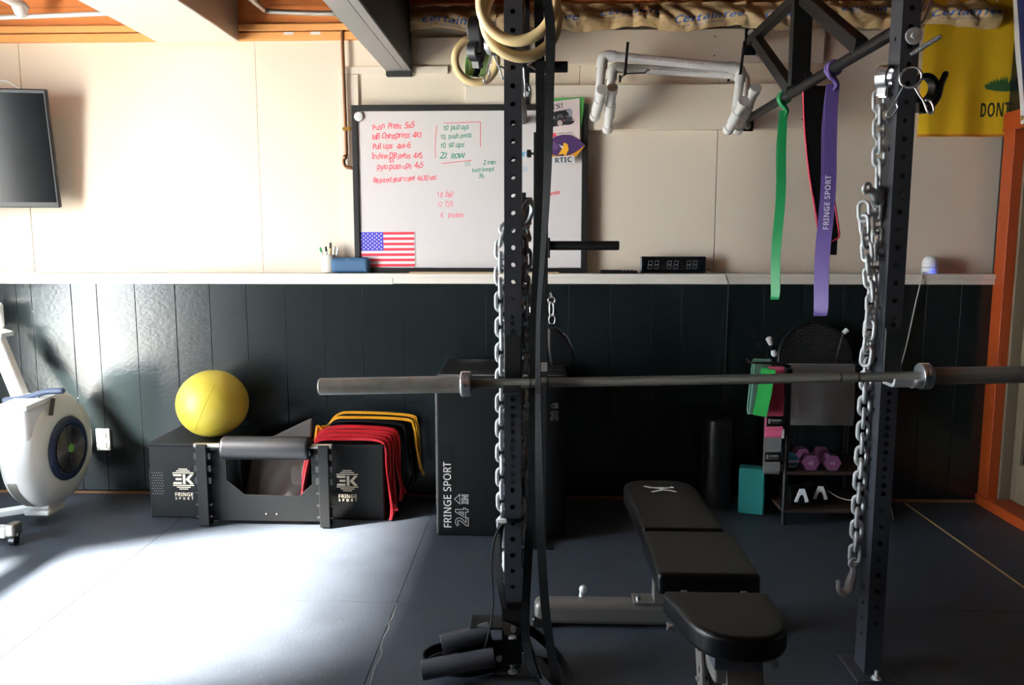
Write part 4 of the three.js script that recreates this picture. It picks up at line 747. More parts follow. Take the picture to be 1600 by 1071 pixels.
  part('stay_tube', bar(V(-2.39, 0.062, 0.4), V(-2.75, 0.03, 0.52), 0.035, 0.03, 0, 0.006), M.rowWhite, t);
}
// ---------------------------------------------------------------- plyo boxes
const ekLogo = (x, w, h) => {
  x.fillStyle = '#d9cdb2'; const u = w / 200;
  for (const [a, b, c] of [[62, 10, 76], [42, 26, 116], [10, 42, 180], [10, 150, 180], [42, 166, 116], [62, 182, 76]]) x.fillRect(a * u, b * u, c * u, 9 * u);
  x.save(); x.translate(0, 0);
  const P = (a) => { x.beginPath(); a.forEach(([p, q]) => x.lineTo(p * u, q * u)); x.fill(); };
  P([[10, 58], [86, 58], [86, 76], [18, 76]]); P([[34, 92], [86, 92], [86, 110], [34, 110]]); P([[18, 126], [86, 126], [86, 144], [10, 144]]);
  P([[96, 58], [118, 58], [118, 144], [96, 144]]); P([[122, 100], [160, 58], [188, 58], [150, 100], [188, 144], [160, 144], [122, 106]]);
  x.font = `bold ${44 * u}px sans-serif`; x.textAlign = 'center'; x.fillText('FRINGE', 100 * u, 248 * u, 186 * u);
  x.font = `bold ${30 * u}px sans-serif`; x.fillText('S  P  O  R  T', 100 * u, 278 * u, 182 * u); x.restore();
};
const ekMat = decalMat(400, 580, ekLogo, 0.6);
{
  const mk = (label, x0, x1, lx) => {
    const t = thing('plyo_box', label, 'box', [0, 0, 0]);
    part('body', metric(box(x0, x1, 0, 0.358, 0.0, 0.361, 0.008)), M.boxBlack, t);
    part('lid', metric(box(x0 - 0.003, x1 + 0.003, 0.352, 0.372, 0.001, 0.364, 0.006)), M.boxBlack, t);
    const p = part('logo', plane(0.115, 0.167), ekMat, t); p.position.set(lx, 0.168, 0.3618);
    return t;
  };
  const a = mk('long black low plyo box under the yellow ball, tan logo on its front', -1.872, -1.425, -1.708);
  const holes = []; for (let i = 0; i < 5; i++) for (let j = 0; j < 9; j++) holes.push(cyl(V(-1.86 + (i + (j % 2) / 2) * 0.0115, 0.12 + j * 0.013, 0.3605), V(-1.86 + (i + (j % 2) / 2) * 0.0115, 0.12 + j * 0.013, 0.3618), 0.0028, 0.0028, 8));
  part('vent_dots', holes, M.clothGrey, a); part('corner_strip', box(-1.873, -1.868, 0.0, 0.24, 0.352, 0.3625, 0.001), M.plastic, a);
  mk('black low plyo box draped with red bands, tan logo on its front', -1.085, -0.735, -0.912);
}
{ // yellow ball
  const t = thing('medicine_ball', 'bright yellow soft medicine ball resting on the black low box', 'ball', [-1.607, 0.537, 0.22]);
  const g = new THREE.SphereGeometry(0.169, 64, 44), P = g.attributes.position;
  for (let i = 0; i < P.count; i++) { const x = P.getX(i), y = P.getY(i), z = P.getZ(i); P.setXYZ(i, x * 1.01, y * 0.975, z * 1.01); }
  g.computeVertexNormals(); part('body', g, M.ball, t);
  const arc = (ax, a0, a1, k) => { const q = []; for (let i = 0; i <= 24; i++) { const a = a0 + (a1 - a0) * i / 24, p = V(Math.cos(a) * Math.cos(k), Math.sin(k), Math.sin(a) * Math.cos(k)).applyEuler(ax).normalize(); p.set(p.x * 0.1706, p.y * 0.1648, p.z * 0.1706); q.push(p); } return tube(q, 0.0011, { n: 60, rad: 5 }); };
  part('seam', [arc(new THREE.Euler(0.5, 0, 1.1), 0.2, 2.2, 0.1), arc(new THREE.Euler(-0.6, 0, -0.35), 0.7, 1.9, 0.3), arc(new THREE.Euler(0.2, 0, 0.2), 0.3, 3.0, -0.62), arc(new THREE.Euler(0.9, 0.3, -1.2), 0.3, 1.7, 0.5)], M.seam, t);
}
{ // rack roller attachment
  const t = thing('roller_attachment', 'black steel frame with a padded roller across its top in front of the low boxes', 'roller frame', [0, 0, 0]), z = 0.47;
  const s = polyShape([[-1.55, 0.02], [-1.0, 0.02], [-1.0, 0.36], [-1.058, 0.36], [-1.058, 0.2], [-1.122, 0.142], [-1.378, 0.148], [-1.462, 0.22], [-1.462, 0.36], [-1.55, 0.36]]);
  part('face_plate', extrude(s, 0.006, 0.001).translate(0, 0, z - 0.03), M.frameDark, t);
  for (const [x, l] of [[-1.56, 0], [-0.99, 1]]) {
    const u = part('side_post', [box(x - 0.024, x + 0.024, 0.006, 0.395, z - 0.034, z + 0.02, 0.003)], M.frameDark, t);
    const tabs = []; for (let k = 0; k < 6; k++) for (const q of [-1, 1]) if (k !== 2 || q < 0) tabs.push(cbox(x + q * 0.031, 0.05 + k * 0.058, z + 0.006, 0.016, k > 2 ? 0.03 : 0.009, 0.01, 0.001));
    part('tooth', tabs, M.rackPad, u);
  }
  part('axle', [cyl(V(-1.6, 0.388, z - 0.006), V(-0.955, 0.388, z - 0.006), 0.0125, 0.0125, 20)], M.galv, t);
  part('roller_pad', lathe([[0.013, -0.207], [0.045, -0.207], [0.053, -0.2], [0.0545, -0.19], [0.0545, 0.19], [0.053, 0.2], [0.045, 0.207], [0.013, 0.207]], 48).rotateZ(Math.PI / 2).translate(-1.26, 0.378, z - 0.006), M.foam, t);
  part('end_cap', [cyl(V(-1.0525, 0.378, z - 0.006), V(-1.046, 0.378, z - 0.006), 0.043, 0.04, 32)], M.glossBlack, t);
  const sc = []; for (const x of [-1.28, -1.23]) sc.push(cyl(V(x, 0.055, z - 0.025), V(x, 0.055, z - 0.0205), 0.005, 0.004, 10)); part('bolt', sc, M.galv, t);
}
{ // folded mat between the boxes
  single('folded_mat', 'dark grey folded fabric mat leaning between the two low boxes behind the roller', 'mat', [
    sheet(1, 1, 30, 24, 0.012, (u, v) => V(-1.425 + u * 0.298, 0.006 + v * (0.36 + 0.09 * u - 0.05 * (1 - u) * v), 0.35 - 0.17 * v + 0.012 * Math.sin(u * 7 + v * 5) + 0.008 * Math.sin((u + v) * 16) * (1 - v))),
    sheet(1, 1, 20, 16, 0.012, (u, v) => V(-1.36 + u * 0.245, 0.012 + v * (0.28 + 0.05 * u), 0.372 - 0.13 * v + 0.012 * Math.sin(u * 5 + 1) + 0.006 * Math.sin(u * 14 - v * 9)))], M.greyFabric);
}
{ // loop bands draped over the right low box
  const drape = (label, m, z, w, x0, yl, x1, yr, top, n, lean = 0) => {
    const p = [V(x0 - 0.03, yl, z + 0.03), V(x0 - 0.02, yl + 0.12, z + 0.02), V(x0 + 0.015, top - 0.05, z + 0.006), V(x0 + 0.065, top + 0.006, z), V(-0.93, top + 0.012 + 0.01 * Math.sin(n), z), V(x1 - 0.04, top + 0.008, z), V(x1 + 0.004, top - 0.03, z), V(x1 + 0.012 + 0.006 * Math.sin(n * 3), top - 0.14, z + lean * 0.5), V(x1 + 0.024 + 0.012 * Math.sin(n * 5 + 1), yr + 0.06, z + lean), V(x1 + 0.03 + 0.02 * Math.sin(n * 7), yr, z + lean * 1.5)];
    const th = 0.0045, back = p.slice().reverse().map((q) => q.clone().add(V(q.x < -1.05 ? 0.007 : q.x > -0.73 ? -0.007 : 0, q.y > top - 0.06 ? -0.0058 : 0, 0.0015)));
    return single('resistance_band', label, 'band', ribbon([...p, ...back], w, th, (s) => V(0.25 * Math.sin(s * 12 + n), 0, 1), { closed: true, n: 150 }), m, [0, 0, 0]);
  };
  const f = [['red loop band nearest the front edge of the right low box', 0.345, 0.024, 0.06, 0.01, 0.386], ['red loop band just behind the front one on the right low box', 0.31, 0.026, 0.1, 0.05, 0.39], ['middle red loop band of the five across the right low box', 0.275, 0.028, 0.13, 0.015, 0.395], ['fourth red loop band from the front on the right low box', 0.24, 0.026, 0.16, 0.07, 0.40], ['rearmost red loop band on the right low box, bulging out at the right', 0.2, 0.03, 0.2, 0.1, 0.404]];
  f.forEach(([l, z, w, yl, yr, top], i) => drape(l, M.bandRed, z, w, -1.105 - i * 0.004, yl, -0.73 + i * 0.009, yr, top, i * 2.1, 0.015 + 0.012 * (i % 3)));
  drape('wide black loop band draped behind the red bands on the right low box', M.bandBlack, 0.145, 0.06, -1.10, 0.25, -0.66, 0.1, 0.425, 1.5);
  drape('wide black loop band at the rear of the right low box beside the yellow bands', M.bandBlack, 0.075, 0.06, -1.09, 0.28, -0.64, 0.12, 0.442, 3.5);
  drape('yellow loop band arching over the black bands at the back of the low box', M.bandYellow, 0.165, 0.016, -1.083, 0.3, -0.62, 0.2, 0.447, 0.4);
  drape('orange-yellow loop band arching highest at the back of the low box', M.bandYellow, 0.135, 0.016, -1.075, 0.28, -0.61, 0.16, 0.462, 2.2);
}
{ // tall plyo box
  const x0 = -0.458, x1 = 0.127, y1 = 0.742, z0 = 0.055, z1 = 0.56;
  const t = thing('plyo_box', 'tall black foam plyo box with white outlined lettering behind the left upright', 'box', [0, 0, 0]);
  part('body', metric(box(x0, x1, 0, y1, z0, z1, 0.011, 4)), M.boxBlack, t);
  part('side_seam', [box(x0 - 0.0015, x0 + 0.003, 0.012, y1 - 0.012, z1 - 0.012, z1 - 0.004, 0.001), box(x0 + 0.012, x1 - 0.012, y1 - 0.003, y1 + 0.0015, z1 - 0.012, z1 - 0.004, 0.001)], M.clothGrey, t);
  const word = (w, h, draw) => decalMat(w, h, draw, 0.6);
  const p = part('print', plane(0.40, 0.06), word(1000, 150, (x, w, h) => { x.fillStyle = '#c9c6c0'; x.font = '118px sans-serif'; x.fillText('FRINGE SPORT', 6, 116, w - 12); }), t); p.position.set(x0 + 0.05, 0.235, z1 + 0.0006); p.rotation.z = Math.PI / 2;
  const num = (s) => (x, w, h) => { x.strokeStyle = '#b9b6b0'; x.lineWidth = 5; x.font = 'bold 170px sans-serif'; x.strokeText(s, 8, 160); x.font = 'bold 84px sans-serif'; x.strokeText('IN', 232, 160); x.beginPath(); x.moveTo(232, 80); x.lineTo(280, 30); x.lineTo(328, 80); x.closePath(); x.stroke(); };
  const n = part('print', plane(0.165, 0.085), word(350, 180, num('24')), t); n.position.set(x0 + 0.11, 0.125, z1 + 0.0006); n.rotation.z = Math.PI / 2;
  const n2 = part('print', plane(0.09, 0.046), word(350, 180, num('20')), t); n2.position.set(0.07, 0.58, z1 + 0.0006); n2.rotation.z = Math.PI / 2;
  const n3 = part('print', plane(0.11, 0.056), word(350, 180, num('30')), t); n3.position.set(x0 + 0.13, y1 + 0.0006, z0 + 0.12); n3.rotation.x = -Math.PI / 2;
  const n4 = part('print', plane(0.40, 0.06), p.material, t); n4.position.set(x0 + 0.25, y1 + 0.0006, z0 + 0.055); n4.rotation.x = -Math.PI / 2;
  const n5 = part('print', plane(0.07, 0.036), n.material, t); n5.position.set(0.075, y1 + 0.0006, z1 - 0.16); n5.rotation.x = -Math.PI / 2;
}
{ // storage post with pegs
  const t = thing('storage_post', 'black steel post with a sideways peg standing behind the left upright and its straps', 'post', [0.004, 0, 0.62]);
  part('post', bar(V(0.003, 0.006, 0), V(0.003, 1.78, 0), 0.062, 0.05), M.frameDark, t);
  part('base_plate', box(-0.06, 0.066, 0, 0.007, -0.055, 0.09, 0.002), M.frameDark, t);
  part('peg', [cyl(V(0.03, 1.312, 0), V(0.332, 1.312, 0), 0.0195, 0.0195, 28), cyl(V(0.332, 1.312, 0), V(0.335, 1.312, 0), 0.0195, 0.0175, 28)], M.frameDark, t);
  part('peg_bracket', [box(0.034, 0.043, 1.26, 1.345, -0.03, 0.03, 0.002)], M.frameDark, t);
  const br = polyShape([[-0.088, 1.535], [-0.06, 1.535], [-0.06, 1.515], [-0.035, 1.515], [-0.035, 1.4], [-0.05, 1.4], [-0.05, 1.16], [-0.088, 1.16]]); const ho = new THREE.Path(); ho.absarc(-0.072, 1.47, 0.008, 0, 7, true); br.holes.push(ho);
  part('side_bracket', extrude(br, 0.008, 0.001).translate(0, 0, -0.02), M.frameDark, t);
  part('stop_block', cbox(-0.047, 1.695, 0, 0.019, 0.03, 0.03, 0.003), M.frameDark, t);
  part('stop_rod', cyl(V(-0.045, 1.695, 0), V(0, 1.695, 0), 0.005, 0.005, 10), M.frameDark, t);
  const gp = []; gp.push(box(-0.02, 0.034, 0.775, 0.815, 0.026, 0.034, 0.002)); part('latch_plate', gp, M.galv, t); part('latch_plate', box(-0.045, -0.02, 0.5, 0.585, 0.02, 0.026, 0.002), M.galv, t);
  part('pull_rod', cyl(V(-0.04, 1.03, 0.03), V(-0.04, 1.11, 0.03), 0.003, 0.0035, 10), M.chrome, t);
}
{ // ankle strap on a carabiner
  const t = thing('ankle_strap', 'black ankle cuff hanging by a chrome clip from an eye ring', 'ankle cuff', [0.06, 0, 0.335]);
  const e = part('eye_ring', new THREE.TorusGeometry(0.0155, 0.0036, 10, 32), M.chrome, t); e.position.set(0.0, 1.058, -0.002);
  part('eye_screw', cyl(V(0, 1.072, -0.003), V(0, 1.072, -0.335), 0.004, 0.004, 10), M.galv, t);
  part('snap_clip', [tube([V(-0.008, 1.044, 0.004), V(-0.009, 1.0, 0.004), V(0, 0.985, 0.004), V(0.009, 1.0, 0.004), V(0.008, 1.04, 0.004), V(0, 1.05, 0.004)], 0.0036, { closed: true, n: 60 })], M.chrome, t);
  const d = part('d_ring', new THREE.TorusGeometry(0.017, 0.0032, 8, 30).scale(0.85, 1.3, 1), M.chrome, t); d.position.set(0.002, 0.968, 0.004);
  part('tab', box(-0.019, 0.017, 0.86, 0.95, -0.006, 0.008, 0.004), M.bandBlack, t);
  const cu = new THREE.Shape(); cu.moveTo(-0.016, 0.93); cu.lineTo(0.016, 0.935); cu.bezierCurveTo(0.06, 0.915, 0.1, 0.86, 0.112, 0.79); cu.quadraticCurveTo(0.112, 0.762, 0.085, 0.757); cu.lineTo(0.0, 0.757); cu.bezierCurveTo(-0.02, 0.8, -0.02, 0.87, -0.016, 0.93);
  part('cuff', extrude(cu, 0.03, 0.014, 4, 14).translate(0, 0, -0.018), M.bandBlack, t);
  part('buckle', [tube([V(0.06, 0.905, 0.03), V(0.075, 0.89, 0.03), V(0.085, 0.872, 0.025)], 0.0025, { n: 12 }), tube([V(0.088, 0.86, 0.02), V(0.097, 0.84, 0.018), V(0.1, 0.815, 0.015)], 0.003, { n: 12 })], M.chrome, t);
}
// ---------------------------------------------------------------- bench
{
  const t = thing('weight_bench', 'black three-pad weight bench with steel legs pointing towards the wall', 'bench', [0, 0, 0]);
  const top = 0.452, th = 0.062, bv = 0.014;
  const pad = (shape, y, label) => part('pad', extrude(shape, th - 2 * bv, bv, 5, 20).rotateX(Math.PI / 2).translate(0, y - bv, 0), M.vinyl, t);
  const far = new THREE.Shape(); far.moveTo(0.322, 1.648); far.lineTo(0.309, 1.27); far.bezierCurveTo(0.305, 1.18, 0.335, 1.152, 0.4, 1.15); far.lineTo(0.475, 1.15); far.bezierCurveTo(0.54, 1.152, 0.567, 1.19, 0.569, 1.27); far.lineTo(0.573, 1.648); far.quadraticCurveTo(0.573, 1.66, 0.56, 1.66); far.lineTo(0.334, 1.66); far.quadraticCurveTo(0.322, 1.66, 0.322, 1.648);
  const rr = (x0, x1, z0, z1, r) => { const s = new THREE.Shape(); s.moveTo(x0 + r, z0); s.lineTo(x1 - r, z0); s.quadraticCurveTo(x1, z0, x1, z0 + r); s.lineTo(x1, z1 - r); s.quadraticCurveTo(x1, z1, x1 - r, z1); s.lineTo(x0 + r, z1); s.quadraticCurveTo(x0, z1, x0, z1 - r); s.lineTo(x0, z0 + r); s.quadraticCurveTo(x0, z0, x0 + r, z0); return s; };
  pad(far, top); pad(rr(0.318, 0.592, 1.672, 2.0, 0.02), top);
  const seat = new THREE.Shape(); seat.moveTo(0.336, 2.06); seat.lineTo(0.576, 2.06); seat.quadraticCurveTo(0.59, 2.06, 0.591, 2.08); seat.lineTo(0.594, 2.19); seat.bezierCurveTo(0.588, 2.285, 0.535, 2.315, 0.475, 2.315); seat.bezierCurveTo(0.415, 2.315, 0.37, 2.285, 0.352, 2.2); seat.lineTo(0.322, 2.08); seat.quadraticCurveTo(0.32, 2.06, 0.336, 2.06);
  pad(seat, top - 0.016);
  const lg = part('logo', plane(0.115, 0.09), decalMat(256, 200, (x) => { x.strokeStyle = '#f2f2f2'; x.fillStyle = '#f2f2f2'; x.lineCap = 'round'; x.lineWidth = 28; x.beginPath(); x.moveTo(14, 30); x.lineTo(52, 62); x.stroke(); x.lineWidth = 13; x.beginPath(); x.moveTo(52, 58); x.lineTo(214, 58); x.moveTo(62, 58); x.quadraticCurveTo(112, 96, 130, 84); x.quadraticCurveTo(160, 92, 200, 58); x.stroke(); x.beginPath(); x.ellipse(132, 66, 28, 16, 0, 0, 7); x.fill(); x.beginPath(); x.ellipse(222, 50, 17, 21, 0, 0, 7); x.fill(); x.lineWidth = 24; x.beginPath(); x.moveTo(130, 84); x.quadraticCurveTo(140, 118, 120, 126); x.lineTo(54, 168); x.moveTo(146, 124); x.quadraticCurveTo(196, 120, 230, 160); x.stroke(); }, 0.4), t);
  lg.position.set(0.437, top + 0.0006, 1.265); lg.rotation.x = -Math.PI / 2;
  part('hinge_bar', [cyl(V(0.36, 0.41, 2.03), V(0.56, 0.41, 2.03), 0.006, 0.006, 12), cyl(V(0.375, 0.41, 2.03), V(0.39, 0.41, 2.03), 0.011, 0.011, 12), cyl(V(0.53, 0.41, 2.03), V(0.545, 0.41, 2.03), 0.011, 0.011, 12)], M.benchSteel, t);
  part('back_frame', [box(0.40, 0.49, 0.35, 0.389, 1.25, 2.03, 0.004)], M.rack, t);
  part('seat_frame', [box(0.41, 0.52, 0.335, 0.372, 2.06, 2.27, 0.004)], M.rack, t);
  part('spine', [bar(V(0.445, 0.3, 1.43), V(0.455, 0.315, 2.24), 0.075, 0.065, 0, 0.01)], M.benchSteel, t);
  // rear cross tube, curved post, its foot plate and bolts
  part('rear_base', box(-0.01, 0.80, 0.012, 0.092, 1.345, 1.42, 0.022, 4), M.benchSteel, t);
  for (const x of [0.005, 0.785]) part('rubber_foot', cbox(x, 0.02, 1.382, 0.05, 0.04, 0.082, 0.012), M.plastic, t);
  part('foot_plate', box(0.33, 0.52, 0.092, 0.1, 1.345, 1.42, 0.002), M.benchSteel, t);
  part('rear_post', (() => { const c = [V(0.44, 0.095, 1.385), V(0.44, 0.2, 1.39), V(0.442, 0.28, 1.43), V(0.444, 0.33, 1.53)]; return ribbon(c, 0.08, 0.06, V(1, 0, 0), { n: 24 }); })(), M.benchSteel, t);
  for (const x of [0.35, 0.50]) part('bolt', [cyl(V(x, 0.1, 1.395), V(x, 0.112, 1.395), 0.012, 0.011, 6)], M.chrome, t);
  part('handle_stub', [cyl(V(0.155, 0.09, 1.36), V(0.155, 0.108, 1.36), 0.01, 0.008, 12), new THREE.SphereGeometry(0.0145, 16, 12).translate(0.16, 0.118, 1.36)], M.zinc, t);
  // front leg, ladder plate, knob
  part('front_leg', ribbon([V(0.49, 0.345, 2.2), V(0.49, 0.25, 2.235), V(0.49, 0.13, 2.28), V(0.49, 0.03, 2.31)], 0.085, 0.06, V(1, 0, 0), { n: 24 }), S({ color: 0x8c8880, metalness: 0.8, roughness: 0.35 }), t, 'brushed steel front leg');
  part('front_base', box(0.27, 0.71, 0.008, 0.062, 2.28, 2.345, 0.02, 4), M.benchSteel, t);
  const ls = polyShape([[2.02, 0.39], [2.10, 0.385], [2.17, 0.28], [2.21, 0.18], [2.215, 0.1], [2.15, 0.1], [2.13, 0.2], [2.08, 0.3]]); for (let k = 0; k < 6; k++) { const p = new THREE.Path(), a = k / 5; p.absarc(2.075 + 0.105 * Math.sqrt(a) , 0.355 - 0.225 * a, 0.009, 0, 7, true); ls.holes.push(p); }
  part('ladder_plate', extrude(ls, 0.005, 0.0006).rotateY(-Math.PI / 2).translate(0.41, 0, 0), M.benchSteel, t);
  part('ladder_strut', bar(V(0.43, 0.36, 2.12), V(0.455, 0.08, 2.2), 0.035, 0.012), M.benchSteel, t);
  part('pop_pin', [cyl(V(0.53, 0.325, 2.2), V(0.566, 0.325, 2.2), 0.0075, 0.0075, 14), lathe([[0, 0], [0.018, 0], [0.02, 0.003], [0.02, 0.006], [0.017, 0.009], [0, 0.009]], 24).rotateZ(-Math.PI / 2).translate(0.566, 0.325, 2.2)], M.chrome, t);
  part('pivot_bolt', cyl(V(0.325, 0.365, 2.12), V(0.345, 0.365, 2.12), 0.011, 0.011, 12), M.chrome, t);
  part('pivot_bolt', [cyl(V(0.395, 0.24, 2.14), V(0.425, 0.24, 2.14), 0.006, 0.006, 10)], M.chrome, t);
}
// ---------------------------------------------------------------- landmine attachment and bands at the left foot
{
  const t = thing('landmine_attachment', 'black double-tube bar holder bolted to the foot of the left upright', 'bar holder', [0, 0, 0]);
  const x = RX[0];
  part('sleeve', [box(x - 0.031, x + 0.03, 0.13, 0.225, UF + 0.0005, UF + 0.006, 0.002), box(x - 0.034, x - 0.028, 0.06, 0.225, UF - 0.06, UF + 0.006, 0.002), box(x + 0.027, x + 0.033, 0.06, 0.225, UF - 0.06, UF + 0.006, 0.002)], M.frameDark, t);
  const tg = new THREE.Shape(); tg.moveTo(-0.031, 0.165); tg.lineTo(0.03, 0.142); tg.absarc(0, 0.142, 0.03, 0, -Math.PI, true);
  part('tongue', extrude(tg, 0.005, 0.0006).translate(x, 0, UF + 0.007), M.benchSteel, t);
  part('tongue_bolt', cyl(V(x + 0.002, 0.142, UF + 0.012), V(x + 0.002, 0.142, UF + 0.022), 0.0095, 0.0095, 6), M.zinc, t);
  part('arm_plate', extrude(polyShape([[-0.24, 0.125], [x - 0.02, 0.125], [x + 0.012, 0.128], [x + 0.03, 0.105], [x + 0.03, 0.05], [x - 0.02, 0.045], [-0.2, 0.055], [-0.24, 0.07]]), 0.006, 0.001).translate(0, 0, UF + 0.05), M.frameDark, t);
  part('arm_plate', box(-0.205, x - 0.03, 0.155, 0.163, UF - 0.035, UF + 0.05, 0.002), M.frameDark, t);
  part('swivel_bolt', [cyl(V(x, 0.04, UF + 0.04), V(x, 0.13, UF + 0.04), 0.012, 0.012, 14), cyl(V(-0.115, 0.07, UF + 0.055), V(-0.115, 0.07, UF + 0.065), 0.01, 0.01, 6)], M.zinc, t);
  part('bar_tube', pipe(V(-0.29, 0.112, UF + 0.062), V(-0.145, 0.142, UF + 0.03), 0.0285, 0.0255), M.rack, t);
  part('bar_tube', pipe(V(-0.345, 0.052, UF + 0.105), V(-0.13, 0.083, UF + 0.075), 0.0295, 0.026), M.rack, t);
  single('black_band', 'black rubber loop band lying on the floor behind the double-tube holder', 'band', ribbon([0, 1, 2, 3, 4, 5, 6, 7, 8, 9].map((i) => V(-0.235 + Math.cos(i / 10 * 6.2832) * 0.125, 0.019, 1.66 + Math.sin(i / 10 * 6.2832) * 0.085)), 0.034, 0.004, V(0, 1, 0.25), { closed: true, n: 80 }), M.bandBlack);
  single('black_band', 'long black rubber band strapped to the left side of the left upright', 'band', ribbon([V(-0.108, 0.49, 1.745), V(-0.128, 0.45, 1.752), V(-0.137, 0.38, 1.758), V(-0.132, 0.25, 1.77), V(-0.15, 0.14, 1.762), V(-0.175, 0.06, 1.7), V(-0.16, 0.03, 1.62), V(-0.1, 0.02, 1.585), V(-0.09, 0.08, 1.6), V(-0.106, 0.25, 1.725), V(-0.118, 0.36, 1.735), V(-0.114, 0.46, 1.738)], 0.021, 0.0035, (s) => (s < 0.45 ? V(0.12, 0, 1) : V(1, 0, 0.5)), { closed: true, n: 140 }), M.bandBlack);
  const b = thing('strap_keeper', 'short grey strap with a light buckle wrapped round the left upright above its foot', 'strap', [x, 0.488, UF - UD / 2]);
  part('wrap', ribbon([V(-0.03, 0.0, 0.042), V(0.029, 0.0, 0.042), V(0.029, -0.002, -0.042), V(-0.03, 0, -0.042)], 0.011, 0.002, V(0, 1, 0), { closed: true, n: 60 }), M.bandBlack, b);
  part('buckle', box(-0.05, -0.018, -0.006, 0.008, 0.042, 0.052, 0.002).applyMatrix4(new THREE.Matrix4().makeRotationZ(0.15)), M.whitePlastic, b);
  single('black_band', 'black rubber loop curling on the floor right of the left rack foot', 'band', ribbon([V(-0.04, 0.14, 1.69), V(0.0, 0.1, 1.66), V(0.05, 0.05, 1.66), V(0.085, 0.02, 1.7), V(0.1, 0.017, 1.78), V(0.085, 0.017, 1.85), V(0.05, 0.018, 1.84), V(0.01, 0.04, 1.79), V(-0.022, 0.1, 1.75), V(-0.04, 0.15, 1.72)], 0.03, 0.0035, V(0.25, 1, 0.2), { closed: true, n: 110 }), M.bandBlack);
}
